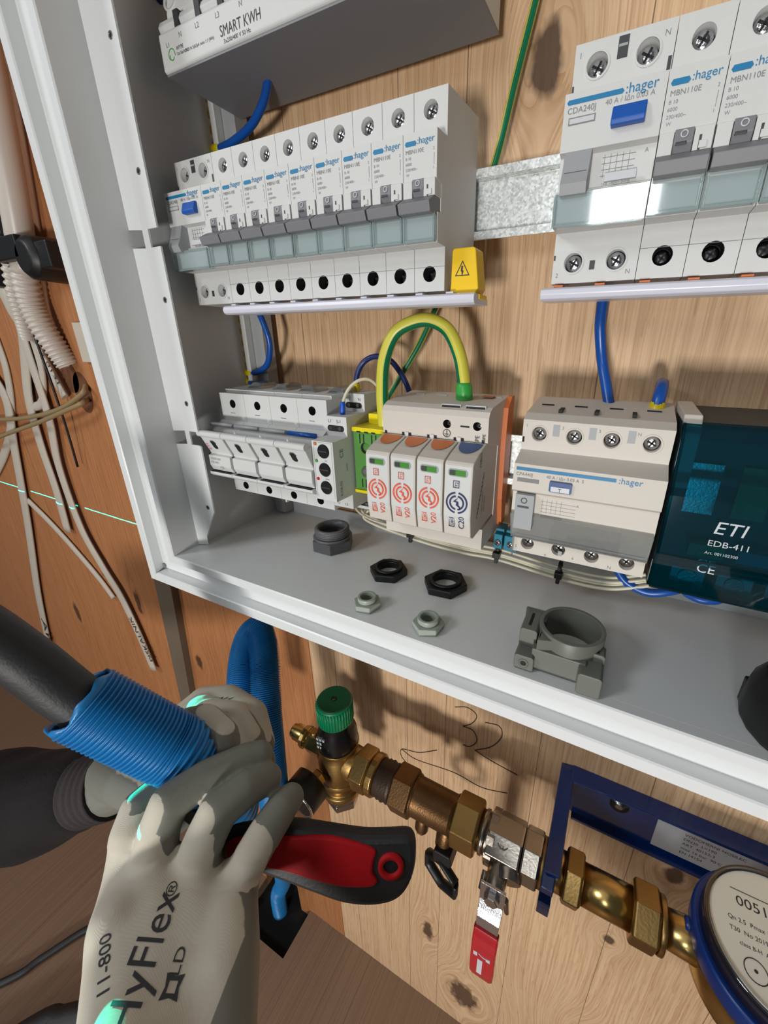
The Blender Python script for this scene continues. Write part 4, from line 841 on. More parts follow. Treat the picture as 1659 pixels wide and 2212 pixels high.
# ================================================================ WATER PIPES
AZ, AD = -441.0, 50.0
def ax(x): return (x, AD, AZ)
t = thing('pressure_reducer', 'brass pressure reducing valve with green knob and black bonnet, small gauge attached', 'valve', ax(-98))
b = B(); b.lathe((-98, AD, -494), (0, 0, 1), [(9, 0), (15, 2), (19.5, 9), (20.5, 12), (20.5, 17), (18, 18.5), (18, 24), (19.5, 27), (19, 32)], 36)
b.lathe((-98, AD, -462), (0, 0, 1), [(19, 0), (20.5, 8), (20.5, 22), (18.5, 30), (17.5, 36), (19.5, 38), (19.8, 42)], 36)
b.cyl(ax(-98), ax(-74), 16, 15, 24); b.cyl(ax(-98), ax(-116), 15, 12, 24)
b.build('body', 'nickel' if False else 'brass', t, bevel=.4)
b = B(); b.hexnut((-98, AD, -503), (-98, AD, -493), 17, n=6, rot=.3); b.build('bottom_cap', 'nickel', t, bevel=.5)
b = B(); b.hexnut(ax(-76), ax(-60), 20, rot=.35); b.hexnut(ax(-60), ax(-52), 18.5, n=24); b.build('union_nut', 'brass', t, bevel=.6)
b = B(); b.lathe((-98, AD, -421), (0, 0, 1), [(18.8, 0), (19.2, 3), (18.6, 14), (16, 22), (14.6, 30), (14.6, 34)], 36); b.build('bonnet', 'black_gloss', t)
b = B()
for k in range(3):
    for j in range(3): b.box(-107 + j * 3.2, -105 + j * 3.2, AD + 16.2 - j * .2, AD + 17.4 - j * .3 + 1.2, -414 + 5 * k, -411.4 + 5 * k)
b.build('scale_marks', 'ink_white', t)
b = B(); b.lathe((-98, AD, -392), (0, 0, 1), [(15.2, 0), (16.2, 1), (16.2, 21), (15.6, 23)], 60, rot=.0)
for k in range(40):
    a = 2 * math.pi * k / 40; c = V((-98 + 16.3 * math.cos(a), AD + 16.3 * math.sin(a), -390)); b.cyl(c, c + V((0, 0, 19)), .65, n=6)
b.build('knob', 'knob_green', t)
b = B(); b.lathe((-98, AD, -369.2), (0, 0, 1), [(15.7, 0), (15.3, .9), (14, 1.1)], 48); b.build('knob_top', 'knob_green_top', t); 
b = B(); b.ring((-98, AD, -368.2), (0, 0, 1), 2.6, 1.9, .5, 20); b.build('knob_hole', 'hole_dark', t); screw(t, (-98, AD, -368.0), 1.8, 1, (0, 0, 1), 'steel', 'knob_screw', local=False)
b = B(); b.hexnut((-134, AD, AZ + 1), (-114, AD, AZ + 1), 11.5, rot=.2); b.cyl((-126, AD, AZ + 1), (-152, AD, AZ + 2), 8.5, 8.2); b.ring((-156, AD, AZ + 2), (1, 0, 0), 6.6, 5.0, 16, 20); b.hexnut((-142, AD, AZ + 1.5), (-136, AD, AZ + 1.5), 11, n=12); b.cyl((-128, AD, AZ + 8), (-128, AD, AZ + 16), 5, 4)
b.build('side_outlet', 'bright_brass', t, bevel=.3)
b = B(); b.cyl((-104, AD + 8, -450), (-107, AD + 26, -449), 6.5, 6); b.hexnut((-106, AD + 20, -449), (-107, AD + 28, -449), 8); b.build('gauge_stem', 'bright_brass', t)
b = B(); g0 = V((-108, AD + 27, -449)); g1 = V((-110, AD + 46, -451)); b.lathe(g0, g1 - g0, [(15, 0), (18, 1.5), (18, 19), (17.4, 20.3)], 40); gg = b.build('gauge', 'black_plastic', t)
b = B(); b.ring(g1, g1 - g0, 18, 15.8, 1.6, 36); b.build('bezel', 'chrome', gg)
b = B(); b.lathe(g1, g1 - g0, [(15.6, 0), (15.6, .5)], 30); o = b.build('gauge_face', 'paper', t); b = B(); b.lathe(g1 + V((0, 1.1, 0)), g1 - g0, [(15.6, 0), (15, .8)], 30); b.build('gauge_glass', 'lens_clear', t)
b = B(); b.box(-116, -103, AD + 46.8, AD + 47.2, -452, -451.2); b.box(-112, -109, AD + 46.8, AD + 47.3, -455, -452); b.build('gauge_needle', 'ink_dark', t)
t = thing('check_valve', 'dull brown brass check valve tube between two hexagonal nuts', 'pipe fitting', ax(0))
b = B(); b.lathe(ax(-52), (1, 0, 0), [(15.5, 0), (16.5, 1), (15.5, 3), (17, 5), (16, 7), (17.4, 9), (16, 12), (17, 14), (16, 18)], 28); b.build('rusty_thread', 'rust_dark', t)
b = B(); b.hexnut(ax(-35), ax(-15), 20.5, rot=.2); b.build('hex_nut', 'dull_brass', t, bevel=.6)
b = B(); b.lathe(ax(-15), (1, 0, 0), [(17.5, 0), (16, 2), (15.6, 36), (17, 38)], 30); b.cyl((-4, AD + 6, AZ - 10), (-4, AD + 10, AZ - 22), 6.5, 6); b.hexnut((-4, AD + 9, AZ - 20), (-4, AD + 11, AZ - 25), 5); b.cyl((18, AD + 6, AZ - 8), (18, AD + 12, AZ - 23), 8, 7.6); b.build('tube', 'dull_brass', t, bevel=.3)
b = B(); b.hexnut(ax(23), ax(45), 20.8, rot=.5); b.build('hex_nut', 'brass', t, bevel=.6)
# black ring tag hanging from the drain
t = thing('drain_ring', 'black plastic pull ring hanging from the check valve', 'pull ring', (20, AD + 16, AZ - 24))
b = B(); b.ext([(-7, 0), (7, 0), (9, -10), (7, -16), (-7, -16), (-8, -8)], lambda x, z, q: (20 + x, q, AZ - 18 + z), AD + 8, AD + 22); b.build('sleeve', 'black_plastic', t, bevel=1)
b = B(); P = [(20 + 17 * math.cos(a) , AD + 20 + 6 * math.cos(a), AZ - 46 + 15 * math.sin(a)) for a in [math.pi / 6 + k * math.pi / 3 for k in range(7)]]
rp = []
for i in range(6):
    for k in range(4): rp.append(tuple(P[i][j] * (1 - k / 4) + P[i + 1][j] * k / 4 for j in range(3)))
rp.append(P[6]); b.tube(rp, (2.4, 4), 8, raw=True); b.build('ring', 'black_plastic', t)
# ball valve
t = thing('ball_valve', 'nickel plated ball valve with red lever handle hanging down', 'valve', ax(74))
b = B(); b.lathe(ax(45), (1, 0, 0), [(15, 0), (15, 2), (16.4, 2.6), (16.4, 5), (15.2, 5.5), (15.2, 8)], 30); b.hexnut(ax(52), ax(60), 20, n=8, rot=.2); b.build('end_ring', 'nickel', t)
b = B(); b.hexnut(ax(53), ax(80), 20, n=8, rot=.39, ch=.96); b.hexnut(ax(80.4), ax(94), 19.4, n=8, rot=.39, ch=.96); b.cyl(ax(70), (74, AD + 22, AZ - 6), 12, 10, 20); b.build('body', 'nickel', t, bevel=.5)
b = B(); b.lathe(ax(94), (1, 0, 0), [(17, 0), (17, 3), (15, 4), (15, 12)], 30); b.build('thread_end', 'brass', t)
b = B(); b.ring((66, AD + 10, AZ + 18.4 - 3.4), V((0, .5, .86)), 4.2, 3.4, .6, 24); b.text('25', 4, (63.6, AD + 14, AZ + 13.6), 0, u=(1, 0, 0), v=(0, -.86, .5)); b.text('PN', 4.6, (57, AD + 14, AZ + 10), 0, u=(0, -.86, .5), v=(-1, 0, 0)); b.build('cast_mark', 'steel', t)
SX = 66
b = B(); b.cyl((SX, AD + 12, AZ - 4), (SX, AD + 31, AZ - 8), 8.6, 7.6, 20); b.cyl((SX - 9, AD + 22, AZ - 6), (SX - 9, AD + 32, AZ - 12), 2.4, 2.4, 12); b.cyl((SX + 9, AD + 28, AZ - 16), (SX + 11, AD + 28, AZ - 30), 2.4, 2.0, 12); b.cyl((SX, AD + 31, AZ - 8), (SX, AD + 36, AZ - 9), 6, n=6, smooth=False); b.build('stem', 'nickel', t, bevel=.3)
def strap(pts, w, th, m, name, b=None, extra=0):
    b = b or B(); vs = []
    for i, (d, z) in enumerate(pts):
        a = V((0,) + pts[max(i - 1, 0)]); c = V((0,) + pts[min(i + 1, len(pts) - 1)]); tn = (c - a).normalized(); nn = V((0, -tn.z, tn.y)) if False else V((0, tn.z, -tn.y)) * -1
        ww = w(i / (len(pts) - 1)) if callable(w) else w
        for sx, sn in ((-1, -1), (1, -1), (1, 1), (-1, 1)): vs.append((SX + sx * ww, d + nn.y * th * sn, z + nn.z * th * sn))
    fs = [(0, 1, 2, 3), tuple(range(len(vs) - 4, len(vs)))]
    for i in range(len(pts) - 1):
        for k in range(4): fs.append((4 * i + k, 4 * i + (k + 1) % 4, 4 * i + 4 + (k + 1) % 4, 4 * i + 4 + k))
    b.add(vs, fs); return b
b = strap([(AD + 33, AZ + 2), (AD + 33.5, AZ - 8), (AD + 34, AZ - 16), (AD + 37, AZ - 22), (AD + 40, AZ - 27), (AD + 41, AZ - 36), (AD + 41, AZ - 44)], lambda q: 9.5 - q * 1.2, 1.0, 0, 'arm'); b.build('lever_arm', 'chrome', t, bevel=.4)
b = B(); b.hexnut((SX, AD + 34, AZ - 8), (SX, AD + 39, AZ - 8), 5.6); b.build('lever_nut', 'chrome', t, bevel=.4)
b = strap([(AD + 41, AZ - 38), (AD + 41.4, AZ - 42), (AD + 43, AZ - 46), (AD + 44.4, AZ - 52), (AD + 45, AZ - 66), (AD + 45, AZ - 84), (AD + 44, AZ - 94), (AD + 43, AZ - 99), (AD + 42, AZ - 102)], lambda q: 9.6 if q < .7 else 9.6 * math.sqrt(max(.15, 1 - ((q - .7) / .32) ** 2)), 2.4, 0, 'grip'); lv = b.build('lever_grip', 'lever_red', t, bevel=1.2)
b = B(); y = AD + 47.6
b.box(SX - 3.4, SX + .6, y - .2, y, AZ - 88, AZ - 68); b.box(SX - 7, SX - 4, y - .4, y - .1, AZ - 65, AZ - 60); b.box(SX + 3, SX + 6, y - .4, y - .1, AZ - 65, AZ - 62); b.tube([(SX - 3, y - .2, AZ - 60), (SX + 1, y - .2, AZ - 62.4), (SX + 6, y - .2, AZ - 60.6)], .4, 6)
b.build('lever_mark', 'paper', t)
# right brass coupling
t = thing('brass_coupling', 'shiny brass tube with hexagonal nuts between the blue bracket and the water meter', 'pipe fitting', ax(140))
b = B(); b.lathe(ax(101), (1, 0, 0), [(12, 0), (14, 1), (14, 11)], 24); b.build('thread', 'bright_brass', t)
b = B(); b.hexnut(ax(111), ax(124), 19, rot=.15); b.build('hex_nut', 'brass', t, bevel=.6)
b = B(); b.lathe(ax(124), (1, 0, 0), [(13.2, 0), (13.2, 33)], 36); b.build('tube', 'bright_brass', t)
b = B(); b.hexnut(ax(156), ax(173), 19.5, rot=.3); b.ring(ax(173), (1, 0, 0), 17, 11, 3.5, 30); b.build('hex_nut', 'brass', t, bevel=.6)
# water meter
t = thing('water_meter', 'round blue water meter with white dial facing up at the right edge', 'water meter', (234, 48, -452))
MX, MD = 234, 48
b = B(); b.cyl(ax(174), ax(205), 11, 13, 24); b.lathe((MX, MD, -474), (0, 0, 1), [(20, 0), (34, 6), (41, 18), (41, 36), (38, 40)], 48); b.build('body', 'bright_brass', t)
b = B(); b.lathe((MX, MD, -432), (0, 0, 1), [(42, 0), (45, 2), (45.5, 13), (44, 15)], 64); b.cyl((MX - 44, MD, -430), (MX - 47, MD, -430), 5, 4); b.build('collar', 'meter_blue', t, bevel=.5)
b = B(); b.lathe((MX, MD, -417), (0, 0, 1), [(41.5, 0), (40.6, 8), (39.6, 9.5)], 64); b.build('smoked_ring', 'smoked', t)
b = B(); b.ring((MX, MD, -408.2), (0, 0, 1), 41, 38, 3, 64); b.build('glass_rim', 'lens_clear', t)
b = B(); b.lathe((MX, MD, -407.6), (0, 0, 1), [(38.2, 0), (38.2, 1.0)], 64); b.build('dial', 'meter_dial', t)
b = B(); zz = -406.45
du, dv = (1, 0, 0), (0, -1, 0)
b.text('00517', 8, (MX - 22, MD - 12, zz), 0, u=du, v=dv, sx=1.1); b.text('m3', 5, (MX + 8, MD - 12, zz), 0, u=du, v=dv); b.text('Qn 2.5  Pmax 16 bar', 3.4, (MX - 28, MD - 2, zz), 0, u=du, v=dv); b.text('T30  No 2019', 3.4, (MX - 28, MD + 4, zz), 0, u=du, v=dv); b.text('class B-H  A-V', 3, (MX - 24, MD + 10, zz), 0, u=du, v=dv)
for (x, y) in ((-18, 20), (2, 24), (18, 14)):
    b.ring((MX + x, MD + y, zz), (0, 0, 1), 6, 5.5, .1, 24); b.lathe((MX + x, MD + y, zz), (0, 0, 1), [(1, 0), (.6, .2)], 10)
b.box(MX - 24, MX + 6, MD - 21, MD - 20.6, zz, zz + .1)
b.build('dial_printing', 'ink_dark', t)
# blue bracket
t = thing('mounting_bracket', 'blue painted steel meter bracket screwed to the boards above the pipe', 'bracket', (98, WD, -447))
b = B()
b.ext([(103, -424), (107, -420), (420, -420), (420, -476), (112, -476), (104, -470)], lambda x, z, q: (x, q, z), WD, WD + 3)
b.box(106, 420, WD, WD + 15, -422.5, -419.5); b.box(112, 420, WD, WD + 9, -477.5, -475)
b.ext([(WD, -422), (WD + 6, -420), (62, -424), (72, -430), (72, -436), (46, -436), (42, -442), (46, -452), (70, -452), (70, -458), (68, -470), (WD + 10, -476), (WD, -476)], lambda d, z, q: (q, d, z), 96.5, 105.5)
b.ext([(96.6, -422), (108, -420), (108, -423), (99.5, -426)], lambda x, z, q: (x, q, z), WD, 66)
b.build('channel', 'bracket_blue', t, bevel=.8)
b = B(); b.lathe((147, WD + 3, -441), (0, 1, 0), [(7.6, 0), (7.6, .8), (4, 1.2), (4, 2.2), (2, 2.4)], 28); b.build('screw', 'steel', t)
b = B(); b.box(176, 252, WD + 3, WD + 3.3, -470, -436, 0); 
for i, s in enumerate(('VODOMERNI NOSILEC', 'DN20  L=190', 'ART. 40152-3', 'max 16 bar  90 C', 'EN 14154')): b.text(s, 4.0, (196, WD + 3.4, -443 - 5.4 * i), 1)
b.build('sticker', ['paper', 'ink_dark'], t)
# ================================================================ BLUE CONDUIT ARCH AND LEFT WALL CABLES
def corrugated(name, path, r, m, label, pitch, amp, sub=40, cat='conduit', uneven=0):
    P = [V(p) for p in path]; L = sum((P[i + 1] - P[i]).length for i in range(len(P) - 1)); b = B(); N = int(L / pitch * 6); sub = max(4, N // (len(P) - 1))
    K = sub * (len(P) - 1); b.tube(path, lambda t: r + amp * math.tanh(2.2 * math.sin(2 * math.pi * t * L / pitch)), 28, sub=sub, caps=False); o = b.build(name, m)
    if label: tag(o, label, cat)
    return o
corrugated('blue_conduit', [(-188.9, 91.3, -452.1), (-194.3, 76.7, -401.6), (-197.9, 63.5, -362.0), (-197.1, 52.9, -338.8), (-189.6, 46.8, -327.7), (-179.4, 50.7, -337.5), (-169.8, 59.8, -353.0), (-156.5, 75.9, -377.4), (-143.0, 91.3, -411.6), (-141.0, 97.1, -465.5), (-184.6, 69.9, -600.1), (-300.4, -1.2, -936.0), (-330, -5, -1020), (-335, -5, -1100)], 12.6, 'conduit_blue', 'blue corrugated conduit arching behind the gloves and down into the floor opening', 3.6, 1.0)
b = B(); b.hexnut((-188, 50, -285), (-188, 50, -262), 20, n=12); tag(b.build('conduit_connector', 'gland_pale'), 'pale connector under the cabinet above the blue conduit arch', 'connector')
def flat(path, w, th, label, m='cable_white', name='cable', group='cables on the wall left of the cabinet', txt=None):
    b = B(); b.tube(path, (w, th), 12); o = b.build(name, [m]); tag(o, label, 'cable', group); return o
def cab_text(s, size, p, q):
    p = V(p); q = V(q); u = (q - p).normalized(); return u
cabs = [
 ([(-663.5, -19.0, 32.7), (-643.3, -19.0, -21.4), (-633.2, -19.0, -54.9), (-677.9, -19.0, -141.2), (-690.6, -19.0, -210.8), (-692.0, -19.0, -286.1), (-701.9, -19.0, -358.5)], 8.5, 'pale flat cable ending halfway down the wall, left of the cabinet', None),
 ([(-792.6, -20.0, -92.5), (-756.4, -20.0, -145.7), (-788.0, -20.0, -221.5), (-853.7, -20.0, -376.5), (-938.4, -20.0, -553.6), (-997.0, -20.0, -709.5), (-1046.5, -20.0, -842.8)], 9.5, 'longest pale flat cable at the far left, marked AR near its end', ('AR', 18, (-962.4, -20.0, -626.6), (-977.7, -20.0, -701.9))),
 ([(-630.0, -18.0, -11.2), (-632.2, -18.0, -77.9), (-634.2, -18.0, -164.3), (-653.8, -18.0, -242.3), (-649.2, -18.0, -341.8), (-620.3, -18.0, -406.3), (-591.4, -18.0, -455.3), (-572.0, -18.0, -523.1), (-559.0, -18.0, -593.5)], 7.5, 'pale cable slanting right with handwriting PISKALNIK at its tip', ('PISKALNIK', 13, (-550.5, -18.0, -571.5), (-578.8, -18.0, -487.7))),
 ([(-822.1, -22.0, -325.8), (-763.5, -22.0, -358.8), (-709.9, -22.0, -395.8), (-655.0, -22.0, -440.3), (-627.4, -22.0, -470.9)], 5.5, 'thin greyish cable slanting across the lower left boards', None),
 ([(-726.4, -23.0, -41.8), (-728.7, -23.0, -104.4), (-768.1, -23.0, -175.2), (-847.9, -23.0, -244.8), (-1001.7, -23.0, -337.9)], 7, 'pale cable bent at the extreme left edge', None),
 ([(-633.9, -17.0, 30.1), (-621.7, -17.0, -16.9), (-604.9, -17.0, -60.7), (-586.2, -17.0, -100.3), (-569.6, -17.0, -133.7)], 6, 'pale cable with marker digits slanting towards the right drilled hole', ('B312 0131', 10, (-597.1, -17.0, -53.1), (-568.0, -17.0, -115.9))),
 ([(-615.3, -21.0, -43.9), (-616.8, -21.0, -95.4), (-630.1, -21.0, -126.2), (-652.5, -21.0, -147.8), (-681.8, -21.0, -154.9)], 5, 'pale cable curling into the left drilled hole', None)]
for path, w, lab, tx in cabs:
    b = B(); b.tube(path, (w * 1.25, 2.8), 12); mats = ['cable_white']
    if tx:
        s, size, p, q = tx; p = V(p) + V((0, 3.0, 0)); q = V(q) + V((0, 3.0, 0)); u = (q - p).normalized(); v = V((0, 1, 0)).cross(u) * -1; v = V((-u.z, 0, u.x)); L = (q - p).length
        gs, _ = glyphs(s); wdt = max(x[0] for x in gs); b.text(s, size, p - v * size * .35, 1, u=u, v=v, sx=L / (wdt * size)); mats.append('ink_dark')
    tag(b.build('cable', mats), lab, 'cable', 'cables on the wall left of the cabinet')
for path, lab in (([(-839.0, -14.0, -183.8), (-729.7, -12.0, -174.2), (-631.6, -10.0, -160.4), (-560.4, -10.0, -144.3), (-516.2, -14.0, -125.9), (-523.5, -24.0, -117.0)], 'upper thin beige cable running from the left edge into the right drilled hole'),
                  ([(-847.5, -6.0, -220.9), (-721.0, -4.0, -191.0), (-626.9, -3.0, -169.2), (-547.2, -3.0, -148.4), (-516.7, -10.0, -138.0), (-528.8, -24.0, -134.6)], 'lower thin beige cable running from the left edge into the right drilled hole')):
    b = B(); b.tube(path, 3.0, 10); tag(b.build('cable', 'cable_beige'), lab, 'cable')
b = B(); b.tube([(-544.3, 0.0, 20.8), (-550.1, 0.0, -16.3), (-564.5, -4.0, -66.4), (-570.8, -8.0, -116.5), (-579.2, -12.0, -171.8), (-591.9, -16.0, -232.1)], 1.5, 8); tag(b.build('thin_cable', 'black_plastic'), 'thin black cord hanging from the clamp on the left wall', 'cable')
def pipe(path, r, cpath, label):
    t = thing('conduit_pipe', label, 'pipe', path[0]); b = B(); b.tube(path, r, 20, raw=False); b.build('tube', 'pipe_white', t)
    o = corrugated('corrugated_end', cpath, r * .95, 'pipe_white', None, 5.5, 1.1)
    o.data = o.data; 
    for v in o.data.vertices: v.co -= W(V(t['_o']))
    o.parent = t
pipe([(-478, -5, 230), (-505.2, -5.0, 123.3), (-523.1, -5.0, 59.0), (-541.3, -5.0, 7.5)], 13, [(-544.2, -5.0, 12.3), (-553.1, -6.0, -20.5), (-551.0, -8.0, -45.6), (-545.4, -14.0, -72.8), (-540.8, -20.0, -93.6)], 'thick white pipe ending in a ribbed hose, nearest the cabinet')
pipe([(-520, -6, 200), (-557.6, -6.0, 80.1), (-564.9, -6.0, 55.0), (-573.1, -6.0, 19.2)], 8, [(-573.5, -6.0, 21.5), (-585.0, -6.0, -14.2), (-590.5, -8.0, -39.6), (-602.0, -12.0, -60.8)], 'thin white pipe ending in a ribbed hose, left of the thick pipe')
b = B(); p = V((-553.1, 2.0, 27.9)); q = V((-494.0, 2.0, 16.7)); e = V((-449.0, 10.0, 12.0))
b.box(p.x, q.x, 6, 16, p.z - 12, p.z + 10); b.box(p.x, p.x + 12, -18, 12, p.z - 12, p.z + 10); b.lathe(V((q.x + 6, -22, q.z)), (0, 1, 0), [(21, 0), (22, 4), (21, 32), (15, 38)], 20); b.box(q.x + 8, e.x, -10, 10, q.z - 12, q.z + 13)
b.box(p.x + 2, p.x + 16, -22, 8, p.z + 14, p.z + 34)
tag(b.build('pipe_clamp', 'black_plastic', bevel=1.5), 'large black clamp holding the two white pipes on the left wall', 'pipe clamp')
b = B(); p = V((-604.0, -10.0, 12.1)); b.box(p.x - 14, p.x + 10, -22, 4, p.z - 16, p.z + 12); tag(b.build('pipe_clamp', 'black_plastic', bevel=1), 'small black clamp below the large clamp at the left edge', 'pipe clamp')
b = B(); p = (-507.6, -22.0, -44.3); q = (-503.8, -22.0, -88.6); b.box(p[0], q[0] + 16, WD, WD + 5, q[2], p[2]); tag(b.build('cover_plate', 'cable_white', bevel=.6), 'pale flat plate beside the cabinet below the ribbed hose', 'plate')
# dark cables on the floor
b = B(); b.tube([(-800, 420, FZ + 6), (-668.1, 278.2, -1049.0), (-642.9, 232.6, -1049.0), (-617.6, 182.1, -1049.0), (-591.3, 150.1, -1049.0)], 6, 10); tag(b.build('floor_cable', 'black_rubber'), 'black cable lying on the floor left of the big glove', 'cable')
b = B(); b.tube([(-640, 420, FZ + 16), (-554.7, 277.7, -1040.0), (-527.6, 254.1, -1040.0), (-488.5, 225.7, -1040.0), (-431.0, 192.6, -1040.0), (-344.7, 159.6, -1040.0)], 17, 12); tag(b.build('floor_hose', 'black_rubber'), 'thick black hose on the floor at the bottom left', 'hose')
# ================================================================ HANDS
DEPS = None
def blob(name, caps, voxel=1.25, smooth=5):
    """one continuous skin over tapered limbs: (p0, p1, r0, r1)"""
    b = B()
    for p0, p1, r0, r1 in caps:
        p0, p1 = V(p0), V(p1); d = p1 - p0; L = d.length; pr = []
        for k in range(7):
            a = math.pi / 2 * k / 6; pr.append((r0 * math.sin(a), -r0 * math.cos(a)))
        for k in range(7):
            a = math.pi / 2 * k / 6; pr.append((r1 * math.cos(a), L + r1 * math.sin(a)))
        b.lathe(p0, d, pr, 20)
    o = b.build('tmp_' + name, 'glove_fabric')
    md = o.modifiers.new('r', 'REMESH'); md.mode = 'VOXEL'; md.voxel_size = voxel * .001
    sm = o.modifiers.new('s', 'SMOOTH'); sm.factor = .5; sm.iterations = smooth
    bpy.context.view_layer.update(); me = bpy.data.meshes.new_from_object(o.evaluated_get(bpy.context.evaluated_depsgraph_get()))
    bpy.data.objects.remove(o); me.name = name
    return me
def chain(pts, rs): return [(pts[i], pts[i + 1], rs[i], rs[i + 1]) for i in range(len(pts) - 1)]
def back(v): return V((v.x * 1000, -v.y * 1000, v.z * 1000))
def finish(me, name, mats, fn, parent):
    me.materials.clear()
    for mm in mats: me.materials.append(M[mm])
    for p in me.polygons: p.use_smooth = True; p.material_index = 0
    if fn:
        at = me.attributes.new('coat', 'FLOAT', 'POINT')
        for i, v in enumerate(me.vertices): n = v.normal; at.data[i].value = fn(back(v.co), V((n.x, -n.y, n.z)))
    o0 = W(V(parent['_o'])); 
    for v in me.vertices: v.co -= o0
    o = bpy.data.objects.new(name, me); COL.objects.link(o); o.parent = parent; return o
def crease(me, lines, depth=.5, width=1.6):
    for v in me.vertices:
        p = back(v.co); s = 0
        for a, c in lines:
            ab = c - a; t = max(0, min(1, (p - a).dot(ab) / ab.length_squared)); d = (p - (a + ab * t)).length
            if d < width * 2.5: s = max(s, math.exp(-(d / width) ** 2))
        if s: v.co -= v.normal * (s * depth * .001)
fF = V((-.41826, -.83193, -.36464)); fR = V((.89352, -.44902, -.00046)); fU = V((-.16334, -.32601, .93115))
who = thing('person', 'person in cream and grey work gloves and dark sleeve gripping the blue conduit', 'person', (-58.8, 215.7, -336.6))
# right hand (lower, back of the hand towards the camera)
wr = [(-32.2, 257.0, -318.8), (-23.5, 251.5, -327.2), (-14.6, 245.7, -332.4), (-5.7, 239.5, -334.1)]
mc = [(-110.4, 215.8, -340.9), (-95.8, 208.8, -336.1), (-76.2, 199.6, -337.7), (-54.8, 190.6, -344.4)]
below = [(-1.7, 269.4, -327.3), (2.1, 266.2, -335.4), (7.0, 262.9, -341.5), (12.1, 259.3, -347.6)]
def mid(a, c, q=.5): return tuple(V(a) * (1 - q) + V(c) * q)
caps = []
for k in range(4): caps += chain([below[k], wr[k], mid(wr[k], mc[k], .55), mc[k]], [15, [15, 17, 17, 15][k], [15, 16.5, 16.5, 15][k], [10.8, 12, 12, 11][k]])
for k in range(3):
    for q in (.25, .5, .75):
        if k == 0 and q != .5: continue
        caps += chain([mid(below[k], below[k + 1], q), mid(wr[k], wr[k + 1], q), mid(mid(wr[k], mc[k], .5), mid(wr[k + 1], mc[k + 1], .5), q), mid(mid(wr[k], mc[k], .93), mid(wr[k + 1], mc[k + 1], .93), q)], [15, 16, 15.8, 11.2])
caps += chain([wr[0], (-59.4, 242.5, -325.8), (-87.8, 232.4, -336.0), (-103.6, 221.9, -340.7)], [14, 14, 12.5, 10])   # thumb side
caps += chain([wr[3], (-23.8, 221.5, -329.8), (-37.5, 207.7, -334.7), mc[3]], [14, 15, 14.5, 12])             # little finger side
caps += chain([mc[0], (-114.5, 206.6, -323.3), (-118.6, 197.7, -317.5), (-116.4, 182.8, -316.3), (-110.3, 169.7, -320.8)], [11, 10.2, 10, 9.4, 8.4])
caps += chain([mc[1], (-94.6, 200.9, -314.2), (-94.4, 192.4, -303.0), (-88.3, 175.5, -301.8), (-77.6, 155.5, -303.8), (-73.2, 148.9, -305.0)], [11.8, 10.6, 10.4, 9.8, 9.2, 8.2])
caps += chain([mc[2], (-71.0, 190.1, -316.5), (-69.5, 181.7, -307.3), (-64.4, 167.5, -305.5), (-61.5, 155.2, -310.9)], [12, 10.8, 10.6, 9.8, 8.8])
caps += chain([mc[3], (-46.4, 181.9, -325.9), (-44.3, 173.9, -318.3), (-44.2, 162.1, -316.1), (-44.6, 154.5, -317.5)], [11, 10, 9.6, 9, 8])
caps += chain([(-81.3, 233.1, -323.1), (-122.2, 214.5, -359.9), (-133.0, 191.9, -361.8), (-122.7, 176.1, -359.4)], [11, 11, 10, 9])   # thumb going under the conduit
me = blob('glove_right', caps, 1.15, 7)
P0 = V((-56.5, 213.9, -321.5))
def smooth_zone(me, test, it):
    bm = bmesh.new(); bm.from_mesh(me); vs = [v for v in bm.verts if test(back(v.co))]
    for _ in range(it): bmesh.ops.smooth_vert(bm, verts=vs, factor=.5, use_axis_x=True, use_axis_y=True, use_axis_z=True)
    bm.to_mesh(me); bm.free(); me.update()
smooth_zone(me, lambda p: (p - P0).dot(fU) < 8, 50)
K1, K2 = V((-96.5, 225.2, -315.2)), V((-38.1, 195.0, -326.9))
for o_ in (0, 5, 10, 16, 23): crease(me, [(K1 - fU * o_ + fF * 0, K2 - fU * o_)], .3, 1.6)
crease(me, [(V((-86.0, 199.4, -281.9)), V((-73.9, 194.7, -285.2))), (V((-84.3, 200.2, -285.8)), V((-73.9, 196.2, -288.5))), (V((-61.5, 189.0, -289.1)), V((-50.1, 185.2, -293.5))), (V((-61.9, 190.7, -292.7)), V((-50.6, 187.0, -297.1)))], .35, 1.4)
dors = (-fF * .80 - fR * .52 + fU * .06).normalized()
P0 = V((-56.5, 213.9, -321.5))
def fr(p, n):
    dd = (p - V((93.58, 261.23, -66.9))).dot(fF); q = n.dot(dors)
    x = (p - P0).dot(fR); y = (p - P0).dot(fU)
    r = max((dd - 233) * .1, -.55 - q + (max(0, y + 8) * .035 if x > -24 else 0) if y < 22 else .64 - q)
    r = max(r, (x - (29 + .012 * (y + 22) ** 2)) * .1)      # coated edge below the little finger
    return r
gr = finish(me, 'right_glove', ['glove_fabric'], fr, who)
